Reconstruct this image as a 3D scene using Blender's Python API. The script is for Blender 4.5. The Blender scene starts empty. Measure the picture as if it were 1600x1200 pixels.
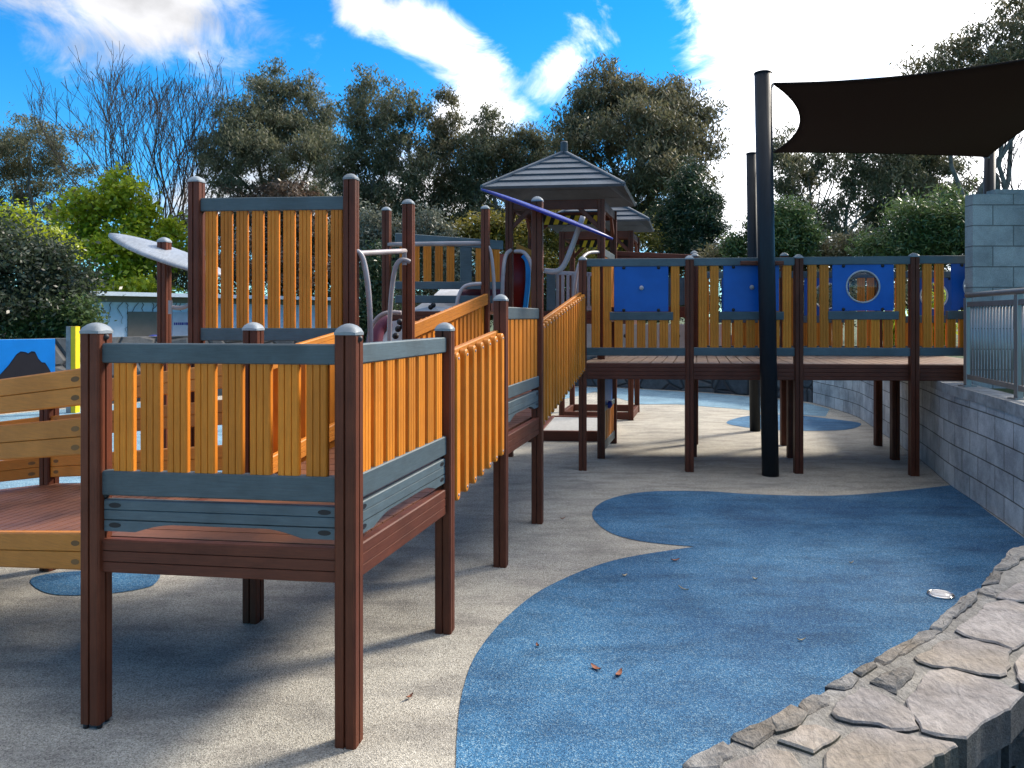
import bpy, bmesh, math, random
import numpy as np
from mathutils import Vector, Matrix

R = math.radians
SC = bpy.context.scene
COL = SC.collection

# ------------------------------------------------------------------ camera, light, exposure
F, CX, HY, EYE = 1209.0, 800.0, 495.0, 1.6          # survey: focal px, centre, eye-level row, eye height
cam_d = bpy.data.cameras.new("camera")
cam = bpy.data.objects.new("camera", cam_d)
COL.objects.link(cam)
cam.location = (0, 0, EYE)
cam.rotation_euler = (R(90), 0, 0)
cam_d.sensor_width = 36.0
cam_d.lens = 36.0 * F / 1600.0
cam_d.shift_y = -(600.0 - HY) / 1600.0
cam_d.clip_end = 2000
SC.camera = cam

SUN_AZ, SUN_EL = 57.0, 36.0                           # degrees right of the view, above the horizon
sun_d = bpy.data.lights.new("sun", 'SUN')
sun_d.energy = 2.9
sun_d.angle = R(11.0)
sun_d.color = (1.0, 0.91, 0.78)
sun = bpy.data.objects.new("sun", sun_d)
COL.objects.link(sun)
sun.rotation_euler = (R(90 - SUN_EL), 0, R(180 - SUN_AZ - 0) )
_d = Vector((math.sin(R(SUN_AZ)) * math.cos(R(SUN_EL)), math.cos(R(SUN_AZ)) * math.cos(R(SUN_EL)), math.sin(R(SUN_EL))))
sun.rotation_euler = _d.to_track_quat('Z', 'Y').to_euler()

SC.view_settings.view_transform = 'Standard'
SC.view_settings.look = 'None'
SC.view_settings.exposure = 1.15
SC.view_settings.gamma = 1.0

def make_world():
    w = bpy.data.worlds.new("World"); SC.world = w; w.use_nodes = True
    nt = w.node_tree; N = nt.nodes; L = nt.links; N.clear()
    out = N.new('ShaderNodeOutputWorld'); bg = N.new('ShaderNodeBackground')
    bg.inputs['Strength'].default_value = 0.132
    L.new(bg.outputs[0], out.inputs[0])
    sky = N.new('ShaderNodeTexSky'); sky.sky_type = 'NISHITA'; sky.sun_disc = False
    sky.sun_elevation = R(SUN_EL); sky.sun_rotation = R(SUN_AZ)
    sky.air_density = 1.0; sky.dust_density = 0.0; sky.ozone_density = 3.0
    hs = N.new('ShaderNodeHueSaturation'); hs.inputs['Saturation'].default_value = 1.15; hs.inputs['Value'].default_value = 0.74
    tn = N.new('ShaderNodeMix'); tn.data_type = 'RGBA'; tn.blend_type = 'MULTIPLY'; tn.inputs[0].default_value = 1.0
    L.new(sky.outputs[0], tn.inputs[6]); tn.inputs[7].default_value = (0.50, 0.84, 1.06, 1)
    L.new(tn.outputs[2], hs.inputs['Color'])
    tc = N.new('ShaderNodeTexCoord'); sp = N.new('ShaderNodeSeparateXYZ')
    L.new(tc.outputs['Generated'], sp.inputs[0])
    def M(op, a, b=None):
        m = N.new('ShaderNodeMath'); m.operation = op
        for i, v in enumerate((a, b)):
            if v is None: continue
            if isinstance(v, (int, float)): m.inputs[i].default_value = v
            else: L.new(v, m.inputs[i])
        return m.outputs[0]
    az = M('ARCTAN2', sp.outputs[0], sp.outputs[1]); el = M('ARCSINE', sp.outputs[2])
    cv = N.new('ShaderNodeCombineXYZ'); L.new(az, cv.inputs[0]); L.new(el, cv.inputs[1])
    n1 = N.new('ShaderNodeTexNoise'); n1.inputs['Scale'].default_value = 6.5; n1.inputs['Detail'].default_value = 9; n1.inputs['Roughness'].default_value = 0.62; n1.inputs['Distortion'].default_value = 0.6
    mp = N.new('ShaderNodeMapping'); mp.inputs['Scale'].default_value = (1, 1.6, 1); mp.inputs['Rotation'].default_value = (0, 0, R(25)); mp.inputs['Location'].default_value = (3.1, 1.7, 0)
    L.new(cv.outputs[0], mp.inputs[0]); L.new(mp.outputs[0], n1.inputs[0])
    # cloud banks: azimuth, elevation, radii, roll (degrees), weight
    banks = [(-27, 21.5, 15, 7.5, -14, .95), (-34, 25, 12, 7, 0, .9), (-7.5, 20.5, 10.5, 3.2, -26, .95), (-13, 24, 6, 3, 0, .6), (24.5, 23, 18, 11.5, -12, 1.5), (11.5, 26, 9.5, 4.5, -20, 1.1),
             (27, 10, 19, 11, 0, 1.25), (17.5, 9, 8.5, 8, 0, 1.1), (-2.5, 14.2, 5.5, 3.2, 0, .95), (4, 18.5, 5.5, 3, 40, .55), (-19.5, 20.5, 4, 2.5, 0, .45), (-8, 8, 26, 6, 0, .8),
             (60, 34, 30, 24, 0, 1.0), (-95, 30, 40, 16, 0, .5), (140, 35, 50, 16, 0, .35), (-150, 28, 40, 14, 0, .35)]
    mask = None
    for a, e, ra, re, rot, wt in banks:
        m = N.new('ShaderNodeMapping'); m.vector_type = 'TEXTURE'
        m.inputs['Location'].default_value = (R(a), R(e), 0); m.inputs['Rotation'].default_value = (0, 0, R(rot)); m.inputs['Scale'].default_value = (R(ra), R(re), 1)
        L.new(cv.outputs[0], m.inputs[0])
        g = N.new('ShaderNodeTexGradient'); g.gradient_type = 'SPHERICAL'; L.new(m.outputs[0], g.inputs[0])
        v = M('MULTIPLY', g.outputs['Fac'], wt)
        mask = v if mask is None else M('MAXIMUM', mask, v)
    hi = N.new('ShaderNodeMapRange'); hi.inputs['From Min'].default_value = R(32); hi.inputs['From Max'].default_value = R(55); hi.inputs['To Max'].default_value = 0.72; L.new(el, hi.inputs['Value'])  # bright cloud overhead, out of view, added to raise the fill light
    mask = M('MAXIMUM', mask, hi.outputs[0])
    dens = M('ADD', M('MULTIPLY', mask, 1.15), M('MULTIPLY', M('SUBTRACT', n1.outputs[0], 0.5), 2.0))
    ss = N.new('ShaderNodeMapRange'); ss.interpolation_type = 'SMOOTHSTEP'; ss.inputs['From Min'].default_value = 0.16; ss.inputs['From Max'].default_value = 0.80
    L.new(dens, ss.inputs['Value'])
    # brighter towards the sun, greyer away from it
    sd = N.new('ShaderNodeVectorMath'); sd.operation = 'DOT_PRODUCT'; L.new(tc.outputs['Generated'], sd.inputs[0]); sd.inputs[1].default_value = _d
    gl = N.new('ShaderNodeMapRange'); gl.interpolation_type = 'SMOOTHSTEP'; gl.inputs['From Min'].default_value = 0.25; gl.inputs['From Max'].default_value = 0.85; gl.inputs['To Min'].default_value = 2.9; gl.inputs['To Max'].default_value = 9.5
    L.new(sd.outputs['Value'], gl.inputs['Value'])
    n2 = N.new('ShaderNodeTexNoise'); n2.inputs['Scale'].default_value = 9; n2.inputs['Detail'].default_value = 6
    L.new(mp.outputs[0], n2.inputs[0])
    br = M('MULTIPLY', gl.outputs[0], M('ADD', M('MULTIPLY', n2.outputs[0], 1.9), 0.12))
    cc = N.new('ShaderNodeCombineColor'); L.new(br, cc.inputs[0]); L.new(M('MULTIPLY', br, 1.0), cc.inputs[1]); L.new(M('MULTIPLY', br, 1.03), cc.inputs[2])
    mx = N.new('ShaderNodeMix'); mx.data_type = 'RGBA'
    L.new(ss.outputs[0], mx.inputs[0]); L.new(hs.outputs[0], mx.inputs[6]); L.new(cc.outputs[0], mx.inputs[7])
    L.new(mx.outputs[2], bg.inputs['Color'])
make_world()

# ------------------------------------------------------------------ survey helpers
def gp(px, py, z=0.0):
    """the point at height z seen at photo pixel (px,py)"""
    d = F * (EYE - z) / (py - HY)
    return Vector(((px - CX) / F * d, d, z))
def at(px, py, d):
    return Vector(((px - CX) / F * d, d, EYE - (py - HY) / F * d))
def V(*a): return Vector(a)

# ------------------------------------------------------------------ mesh helpers
class MB:
    def __init__(s): s.v = []; s.f = []; s.m = []; s.smooth = []; s.uv = None
    def add(s, vs, fs, mi=0, smooth=False):
        o = len(s.v); s.v += [tuple(v) for v in vs]
        for f in fs: s.f.append([i + o for i in f]); s.m.append(mi); s.smooth.append(smooth)
        return s
    def extrude(s, prof, p0, p1, u, v, mi=0):
        """closed 2-D profile swept from p0 to p1; u, v are the world directions of the profile axes"""
        n = len(prof)
        vs = [p0 + u * a + v * b for a, b in prof] + [p1 + u * a + v * b for a, b in prof]
        fs = [[i, (i + 1) % n, n + (i + 1) % n, n + i] for i in range(n)]
        fs += [list(range(n))[::-1], list(range(n, 2 * n))]
        if (p1 - p0).dot(u.cross(v)) < 0: fs = [f[::-1] for f in fs]
        return s.add(vs, fs, mi)
    def board(s, p0, p1, w, t, u, v, g=2, c=0.005, gd=0.005, gw=0.005, mi=0, both=True):
        return s.extrude(profile(w, t, g, c, gd, gw, both), p0, p1, u, v, mi)
    def box(s, c, dx, dy, dz, u=V(1, 0, 0), v=V(0, 1, 0), w=V(0, 0, 1), mi=0, ch=0.004):
        return s.board(c - w * dz / 2, c + w * dz / 2, dx, dy, u, v, 0, ch, mi=mi)
    def tube(s, pts, r, n=10, mi=0, caps=True):
        pts = [Vector(p) for p in pts]; rs = r if isinstance(r, (list, tuple)) else [r] * len(pts)
        vs = []; fs = []; up = None
        for i, p in enumerate(pts):
            t = (pts[min(i + 1, len(pts) - 1)] - pts[max(i - 1, 0)])
            t = t.normalized() if t.length > 1e-9 else V(0, 0, 1)
            if up is None:
                up = V(0, 0, 1) if abs(t.z) < 0.9 else V(1, 0, 0)
            x = up.cross(t)
            if x.length < 1e-6: x = V(1, 0, 0).cross(t)
            x.normalize(); y = t.cross(x); up = y
            for k in range(n):
                a = 2 * math.pi * k / n
                vs.append(p + (x * math.cos(a) + y * math.sin(a)) * rs[i])
        for i in range(len(pts) - 1):
            for k in range(n):
                k2 = (k + 1) % n
                fs.append([i * n + k, i * n + k2, (i + 1) * n + k2, (i + 1) * n + k])
        s.add(vs, fs, mi, True)
        if caps:
            o = len(s.v) - len(vs)
            s.f.append([o + k for k in range(n)][::-1]); s.m.append(mi); s.smooth.append(False)
            o2 = o + (len(pts) - 1) * n
            s.f.append([o2 + k for k in range(n)]); s.m.append(mi); s.smooth.append(False)
        return s
    def prism(s, poly, z0, z1, mi=0):
        n = len(poly)
        area = sum(poly[i][0] * poly[(i + 1) % n][1] - poly[(i + 1) % n][0] * poly[i][1] for i in range(n))
        if area < 0: poly = poly[::-1]
        vs = [(p[0], p[1], z0) for p in poly] + [(p[0], p[1], z1) for p in poly]
        fs = [[i, (i + 1) % n, n + (i + 1) % n, n + i] for i in range(n)] + [list(range(n))[::-1], list(range(n, 2 * n))]
        return s.add(vs, fs, mi)
    def disc(s, c, u, v, ru, rv, n=20, mi=0):
        vs = [c + u * ru * math.cos(2 * math.pi * k / n) + v * rv * math.sin(2 * math.pi * k / n) for k in range(n)]
        return s.add(vs, [list(range(n))], mi)
    def dome(s, c, nrm, r, h, n=14, rings=4, mi=0):
        nrm = nrm.normalized(); x = nrm.orthogonal().normalized(); y = nrm.cross(x)
        vs = []; fs = []
        for i in range(rings):
            a = (math.pi / 2) * i / rings
            for k in range(n):
                b = 2 * math.pi * k / n
                vs.append(c + (x * math.cos(b) + y * math.sin(b)) * r * math.cos(a) + nrm * h * math.sin(a))
        vs.append(c + nrm * h)
        for i in range(rings - 1):
            for k in range(n):
                k2 = (k + 1) % n
                fs.append([i * n + k, i * n + k2, (i + 1) * n + k2, (i + 1) * n + k])
        for k in range(n): fs.append([(rings - 1) * n + k, (rings - 1) * n + (k + 1) % n, len(vs) - 1])
        return s.add(vs, fs, mi, True)

def profile(w, t, g=2, c=0.005, gd=0.005, gw=0.005, both=True):
    """chamfered rectangle with g grooves along its wide faces"""
    hw, ht = w / 2, t / 2
    def side(sgn):
        pts = [(-hw + c, sgn * ht)]
        for k in range(1, g + 1):
            x = -hw + w * k / (g + 1)
            pts += [(x - gw / 2, sgn * ht), (x, sgn * (ht - gd)), (x + gw / 2, sgn * ht)] if gw < 0.007 else \
                   [(x - gw / 2, sgn * ht), (x - gw / 2 + 0.001, sgn * (ht - gd)), (x + gw / 2 - 0.001, sgn * (ht - gd)), (x + gw / 2, sgn * ht)]
        pts.append((hw - c, sgn * ht))
        return pts
    top = side(1); bot = side(-1) if both else [(-hw + c, -ht), (hw - c, -ht)]
    return bot + [(hw, -ht + c), (hw, ht - c)] + top[::-1] + [(-hw, ht - c), (-hw, -ht + c)]

ROOT = {}
def obj(name, mb, mats, parent=None, origin=None):
    me = bpy.data.meshes.new(name)
    o0 = ROOT.get(parent.name, V(0, 0, 0)) if parent is not None else (origin or V(0, 0, 0))
    if mb.v:
        vs = [(v[0] - o0[0], v[1] - o0[1], v[2] - o0[2]) for v in mb.v]
    else: vs = []
    me.from_pydata(vs, [], mb.f)
    mats = mats if isinstance(mats, (list, tuple)) else [mats]
    for m in mats: me.materials.append(m)
    me.polygons.foreach_set('material_index', mb.m)
    me.polygons.foreach_set('use_smooth', mb.smooth)
    if mb.uv is not None:
        uvl = me.uv_layers.new(name='UVMap')
        for p in me.polygons:
            for li in p.loop_indices: uvl.data[li].uv = mb.uv[me.loops[li].vertex_index]
    me.validate(); me.update()
    o = bpy.data.objects.new(name, me); COL.objects.link(o)
    if parent is not None:
        o.parent = parent; ROOT[o.name] = o0
    else:
        o.location = o0; ROOT[o.name] = o0
    return o
def thing(name, label, cat, loc, group=None):
    o = bpy.data.objects.new(name, None); COL.objects.link(o)
    o.location = loc; o.empty_display_size = 0.2
    ROOT[o.name] = Vector(loc)
    o['label'] = label; o['category'] = cat
    if group: o['group'] = group
    return o
def tag(o, label, cat, group=None):
    o['label'] = label; o['category'] = cat
    if group: o['group'] = group
    return o
def struct(o, kind='structure'):
    o['kind'] = kind; return o
def shift_copy(o, delta):
    c = o.copy(); COL.objects.link(c); c.parent = o.parent; c.location = Vector(o.location) + delta
    ROOT[c.name] = ROOT[o.name]
    return c

# ------------------------------------------------------------------ materials
def mat(name):
    m = bpy.data.materials.new(name); m.use_nodes = True
    nt = m.node_tree; b = nt.nodes['Principled BSDF']
    return m, nt, nt.nodes, nt.links, b
def rgb(c): return (c[0], c[1], c[2], 1)
def noise(N, L, vec, scale, detail=4, rough=0.55, stretch=None):
    n = N.new('ShaderNodeTexNoise'); n.inputs['Scale'].default_value = scale; n.inputs['Detail'].default_value = detail; n.inputs['Roughness'].default_value = rough
    if stretch is not None:
        mp = N.new('ShaderNodeMapping'); mp.inputs['Scale'].default_value = stretch
        L.new(vec, mp.inputs[0]); L.new(mp.outputs[0], n.inputs[0])
    else: L.new(vec, n.inputs[0])
    return n.outputs[0]
def ramp(N, L, fac, stops):
    r = N.new('ShaderNodeValToRGB'); e = r.color_ramp.elements
    while len(e) < len(stops): e.new(0.5)
    for k, (p, c) in enumerate(stops): e[k].position = p; e[k].color = rgb(c)
    L.new(fac, r.inputs[0]); return r.outputs[0]
def bump(N, L, b, h, dist, strength=0.6):
    bp = N.new('ShaderNodeBump'); bp.inputs['Distance'].default_value = dist; bp.inputs['Strength'].default_value = strength
    L.new(h, bp.inputs['Height']); L.new(bp.outputs[0], b.inputs['Normal'])
def mixc(N, L, fac, a, c, mode='MIX'):
    m = N.new('ShaderNodeMix'); m.data_type = 'RGBA'; m.blend_type = mode
    if isinstance(fac, float): m.inputs[0].default_value = fac
    else: L.new(fac, m.inputs[0])
    for i, v in ((6, a), (7, c)):
        if isinstance(v, tuple): m.inputs[i].default_value = rgb(v)
        else: L.new(v, m.inputs[i])
    return m.outputs[2]
def worldpos(N): return N.new('ShaderNodeNewGeometry').outputs['Position']

def lumber(name, col, rough=0.5, stretch=(30, 30, 1.5), var=0.22, spec=0.4, dirt=0.15):
    m, nt, N, L, b = mat(name)
    p = worldpos(N)
    s = noise(N, L, p, 6, 5, 0.6, stretch)
    d = noise(N, L, p, 3.5, 6, 0.65)
    c1 = tuple(x * (1 - var) for x in col); c2 = tuple(min(1, x * (1 + var)) for x in col)
    base = ramp(N, L, s, [(0.3, c1), (0.7, c2)])
    dr = ramp(N, L, d, [(0.42, (1, 1, 1)), (0.75, (1 - dirt * 1.6, 1 - dirt * 1.7, 1 - dirt * 1.8))])
    base = mixc(N, L, 1.0, base, dr, 'MULTIPLY')
    oi = N.new('ShaderNodeObjectInfo')
    rv = N.new('ShaderNodeMapRange'); rv.inputs['To Min'].default_value = 0.76; rv.inputs['To Max'].default_value = 1.12
    L.new(oi.outputs['Random'], rv.inputs[0])
    hv = N.new('ShaderNodeHueSaturation'); L.new(rv.outputs[0], hv.inputs['Value']); L.new(base, hv.inputs['Color'])
    L.new(hv.outputs[0], b.inputs['Base Color'])
    rr = N.new('ShaderNodeMapRange'); rr.inputs['To Min'].default_value = rough - 0.12; rr.inputs['To Max'].default_value = rough + 0.15
    L.new(d, rr.inputs[0]); L.new(rr.outputs[0], b.inputs['Roughness'])
    b.inputs['Specular IOR Level'].default_value = spec
    bump(N, L, b, s, 0.002, 0.35)
    return m
M_SLAT = lumber('slat_plastic', (0.62, 0.202, 0.016), 0.48, var=0.14, dirt=0.12, spec=0.28)
M_PLANK = lumber('plank_plastic', (0.54, 0.190, 0.024), 0.48, stretch=(2, 2, 30), var=0.14, dirt=0.15, spec=0.28)
M_POST = lumber('post_plastic', (0.118, 0.032, 0.014), 0.5, var=0.2, dirt=0.25, spec=0.24)
M_FASCIA = lumber('fascia_plastic', (0.122, 0.034, 0.017), 0.52, stretch=(2, 2, 30), var=0.2, dirt=0.25, spec=0.26)
M_GREY = lumber('grey_rail_plastic', (0.078, 0.108, 0.120), 0.5, stretch=(2, 2, 30), var=0.15, dirt=0.22)
M_DECK = lumber('deck_plastic', (0.20, 0.080, 0.042), 0.40, stretch=(3, 30, 3), var=0.3, dirt=0.35)
M_DECKSHEEN = lumber('sheen_deck_plastic', (0.36, 0.25, 0.18), 0.42, stretch=(30, 3, 3), var=0.2, dirt=0.25)  # walkway copy of the deck: grazing-light sheen put into a paler base colour
M_ROOF = lumber('roof_plastic', (0.072, 0.090, 0.112), 0.55, stretch=(2, 2, 30), var=0.1, dirt=0.2)
M_CAP = lumber('cap_plastic', (0.26, 0.29, 0.31), 0.45, stretch=(3, 3, 3), var=0.08, dirt=0.25)
M_BLUE = lumber('blue_panel_plastic', (0.002, 0.080, 0.34), 0.38, stretch=(1, 1, 1), var=0.06, dirt=0.12)
M_BLUEDK = lumber('leaf_blue_plastic', (0.010, 0.022, 0.24), 0.4, stretch=(1, 1, 1), var=0.08, dirt=0.1)
M_CYAN = lumber('light_blue_plastic', (0.01, 0.25, 0.60), 0.35, stretch=(1, 1, 1), var=0.05, dirt=0.1)
M_RED = lumber('red_plastic', (0.26, 0.012, 0.008), 0.4, stretch=(1, 1, 1), var=0.08, dirt=0.1)
M_PURPLE = lumber('purple_plastic', (0.12, 0.03, 0.06), 0.45, stretch=(1, 1, 1), var=0.1, dirt=0.15)
M_WHITEP = lumber('white_moulded_plastic', (0.55, 0.55, 0.56), 0.5, stretch=(2, 2, 2), var=0.06, dirt=0.2)
M_YELLOW = lumber('yellow_paint', (0.72, 0.50, 0.01), 0.5, stretch=(2, 2, 2), var=0.06, dirt=0.1)
M_PIPE = lumber('pipe_paint', (0.36, 0.31, 0.31), 0.38, stretch=(2, 2, 2), var=0.08, dirt=0.2, spec=0.5)
M_SILVER = lumber('silver_sheet', (0.30, 0.33, 0.37), 0.42, stretch=(20, 3, 3), var=0.25, dirt=0.2)
M_BLACK = lumber('black_rubber', (0.012, 0.012, 0.014), 0.5, stretch=(2, 2, 2), var=0.1, dirt=0.0)
M_POLE = lumber('pole_paint', (0.011, 0.014, 0.018), 0.5, stretch=(8, 8, 1), var=0.15, dirt=0.1, spec=0.22)
M_CONC = lumber('concrete', (0.33, 0.33, 0.32), 0.85, stretch=(3, 3, 3), var=0.2, dirt=0.3, spec=0.2)
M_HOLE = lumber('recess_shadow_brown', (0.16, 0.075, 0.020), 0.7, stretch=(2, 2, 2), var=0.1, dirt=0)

def steel(name, col=(0.55, 0.55, 0.56), rough=0.3, met=1.0):
    m, nt, N, L, b = mat(name)
    p = worldpos(N); n = noise(N, L, p, 25, 4, 0.6, (1, 1, 0.1))
    L.new(ramp(N, L, n, [(0.3, tuple(x * 0.8 for x in col)), (0.7, col)]), b.inputs['Base Color'])
    b.inputs['Metallic'].default_value = met; b.inputs['Roughness'].default_value = rough
    return m
M_STEEL = steel('stainless_steel', (0.33, 0.31, 0.29), 0.46, 0.75)
M_LENS = lumber('lens_silver', (0.55, 0.53, 0.52), 0.25, stretch=(8, 8, 8), var=0.2, dirt=0.2, spec=0.7)
M_CHROME = steel('bright_steel', (0.8, 0.78, 0.76), 0.12)

def rubber(name, cols, stain, seed=0, tone=1.0):
    m, nt, N, L, b = mat(name)
    p = worldpos(N)
    vo = N.new('ShaderNodeTexVoronoi'); vo.inputs['Scale'].default_value = 215; L.new(p, vo.inputs['Vector'])
    sp = N.new('ShaderNodeSeparateColor'); L.new(vo.outputs['Color'], sp.inputs[0])
    base = ramp(N, L, sp.outputs[0], [(0.0, cols[0]), (0.30, cols[1]), (0.74, cols[2]), (0.97, cols[3])])
    mp = N.new('ShaderNodeMapping'); mp.inputs['Location'].default_value = (seed, seed * .7, 0); L.new(p, mp.inputs[0])
    st = noise(N, L, mp.outputs[0], 0.75, 8, 0.62)
    st2 = noise(N, L, mp.outputs[0], 4.5, 7, 0.65, (0.5, 1.3, 1))
    c = mixc(N, L, 1.0, base, ramp(N, L, st, [(0.38, stain), (0.62, (1, 1, 1))]), 'MULTIPLY')
    c = mixc(N, L, 1.0, c, ramp(N, L, st2, [(0.34, (0.66, 0.66, 0.68)), (0.55, (1, 1, 1)), (0.75, (1.0, 1.0, 1.0))]), 'MULTIPLY')
    L.new(c, b.inputs['Base Color']); b.inputs['Roughness'].default_value = 0.82; b.inputs['Specular IOR Level'].default_value = 0.25
    bump(N, L, b, vo.outputs['Distance'], 0.004, 0.7)
    return m
M_RUB = rubber('buff_rubber', [(0.20, 0.185, 0.155), (0.40, 0.37, 0.31), (0.51, 0.475, 0.40), (0.66, 0.62, 0.53)], (0.78, 0.78, 0.78))
M_RUBB = rubber('blue_rubber', [(0.018, 0.070, 0.15), (0.036, 0.140, 0.27), (0.056, 0.190, 0.35), (0.24, 0.37, 0.45)], (0.48, 0.55, 0.64), 7.3)
M_RUBL = rubber('pale_blue_rubber', [(0.08, 0.16, 0.23), (0.16, 0.30, 0.40), (0.22, 0.38, 0.48), (0.42, 0.54, 0.6)], (0.8, 0.8, 0.8), 3.3)

def blockwork(name, bw, bh, c1, c2, mortar, stain=0.5, uvscale=1.0):
    m, nt, N, L, b = mat(name)
    tc = N.new('ShaderNodeTexCoord'); p = worldpos(N)
    br = N.new('ShaderNodeTexBrick'); L.new(tc.outputs['UV'], br.inputs['Vector'])
    br.inputs['Scale'].default_value = 1.0; br.inputs['Brick Width'].default_value = bw; br.inputs['Row Height'].default_value = bh
    br.inputs['Mortar Size'].default_value = 0.006; br.inputs['Mortar Smooth'].default_value = 0.2
    br.inputs['Color1'].default_value = rgb(c1); br.inputs['Color2'].default_value = rgb(c2); br.inputs['Mortar'].default_value = rgb(mortar)
    n = noise(N, L, p, 2.2, 9, 0.68); n2 = noise(N, L, p, 90, 3, 0.6)
    c = mixc(N, L, 1.0, br.outputs['Color'], ramp(N, L, n, [(0.38, (stain, stain, stain * 1.02)), (0.6, (1, 1, 1))]), 'MULTIPLY')
    c = mixc(N, L, 1.0, c, ramp(N, L, n2, [(0.3, (0.75, 0.75, 0.75)), (0.6, (1, 1, 1))]), 'MULTIPLY')
    L.new(c, b.inputs['Base Color']); b.inputs['Roughness'].default_value = 0.88; b.inputs['Specular IOR Level'].default_value = 0.2
    h = N.new('ShaderNodeMath'); h.operation = 'MULTIPLY_ADD'; L.new(br.outputs['Fac'], h.inputs[0]); h.inputs[1].default_value = -1.0
    mm = N.new('ShaderNodeMath'); mm.operation = 'MULTIPLY'; mm.inputs[1].default_value = 0.35; L.new(n2, mm.inputs[0]); L.new(mm.outputs[0], h.inputs[2])
    bump(N, L, b, h.outputs[0], 0.008, 0.9)
    return m
M_BLOCK = blockwork('concrete_blockwork', 0.40, 0.2, (0.44, 0.43, 0.405), (0.35, 0.345, 0.325), (0.20, 0.195, 0.18), 0.6)
M_BLOCKR = blockwork('retaining_blockwork', 0.40, 0.2, (0.66, 0.645, 0.62), (0.52, 0.515, 0.50), (0.18, 0.17, 0.15), 0.55)

def stone(name, dark, light, scale=7, bumpd=0.02, warm=None):
    m, nt, N, L, b = mat(name)
    p = worldpos(N)
    n = noise(N, L, p, scale, 10, 0.7); n2 = noise(N, L, p, scale * 9, 6, 0.7, (1, 0.45, 1)); n3 = noise(N, L, p, 1.9, 4, 0.5)
    c = ramp(N, L, n, [(0.3, dark), (0.68, light)])
    if warm: c = mixc(N, L, ramp(N, L, n3, [(0.45, (0, 0, 0)), (0.7, (1, 1, 1))]), c, mixc(N, L, 0.6, c, warm))
    oi = N.new('ShaderNodeObjectInfo'); rv = N.new('ShaderNodeMapRange'); rv.inputs['To Min'].default_value = 0.75; rv.inputs['To Max'].default_value = 1.15
    L.new(oi.outputs['Random'], rv.inputs[0]); hv = N.new('ShaderNodeHueSaturation'); L.new(rv.outputs[0], hv.inputs['Value']); L.new(c, hv.inputs['Color'])
    c = mixc(N, L, 1.0, hv.outputs[0], ramp(N, L, n2, [(0.3, (0.62, 0.62, 0.62)), (0.6, (1.05, 1.05, 1.05))]), 'MULTIPLY')
    L.new(c, b.inputs['Base Color']); b.inputs['Roughness'].default_value = 0.85; b.inputs['Specular IOR Level'].default_value = 0.3
    ad = N.new('ShaderNodeMath'); ad.operation = 'ADD'; L.new(n, ad.inputs[0]); L.new(n2, ad.inputs[1])
    bump(N, L, b, ad.outputs[0], bumpd, 0.75)
    return m
M_FLAG = stone('flagstone', (0.175, 0.155, 0.145), (0.37, 0.335, 0.31), 6, 0.014, (0.36, 0.28, 0.18))
M_EDGE = stone('edging_stone_face', (0.10, 0.10, 0.10), (0.34, 0.32, 0.295), 10, 0.03, (0.30, 0.23, 0.15))
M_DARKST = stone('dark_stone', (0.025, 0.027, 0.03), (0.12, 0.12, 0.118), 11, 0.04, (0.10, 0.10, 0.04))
M_MORTAR = stone('mortar', (0.15, 0.143, 0.132), (0.34, 0.322, 0.295), 9, 0.03, (0.23, 0.21, 0.17))

def rockwall(name):
    m, nt, N, L, b = mat(name)
    tc = N.new('ShaderNodeTexCoord')
    mp = N.new('ShaderNodeMapping'); mp.inputs['Scale'].default_value = (1, 1.35, 1); L.new(tc.outputs['UV'], mp.inputs[0])
    vo = N.new('ShaderNodeTexVoronoi'); vo.feature = 'DISTANCE_TO_EDGE'; vo.inputs['Scale'].default_value = 2.1; L.new(mp.outputs[0], vo.inputs['Vector'])
    vc = N.new('ShaderNodeTexVoronoi'); vc.inputs['Scale'].default_value = 2.1; L.new(mp.outputs[0], vc.inputs['Vector'])
    sp = N.new('ShaderNodeSeparateColor'); L.new(vc.outputs['Color'], sp.inputs[0])
    base = ramp(N, L, sp.outputs[0], [(0, (0.035, 0.042, 0.05)), (0.5, (0.07, 0.078, 0.085)), (1, (0.12, 0.115, 0.11))])
    p = worldpos(N); n = noise(N, L, p, 9, 8, 0.7)
    base = mixc(N, L, 1.0, base, ramp(N, L, n, [(0.3, (0.55, 0.55, 0.55)), (0.65, (1.1, 1.1, 1.1))]), 'MULTIPLY')
    jm = ramp(N, L, vo.outputs['Distance'], [(0.02, (1, 1, 1)), (0.05, (0, 0, 0))])
    c = mixc(N, L, jm, base, (0.03, 0.03, 0.032))
    L.new(c, b.inputs['Base Color']); b.inputs['Roughness'].default_value = 0.85
    h = ramp(N, L, vo.outputs['Distance'], [(0.0, (0, 0, 0)), (0.09, (1, 1, 1))])
    bump(N, L, b, h, 0.05, 0.9)
    return m
M_ROCK = rockwall('rubble_rock')

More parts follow.
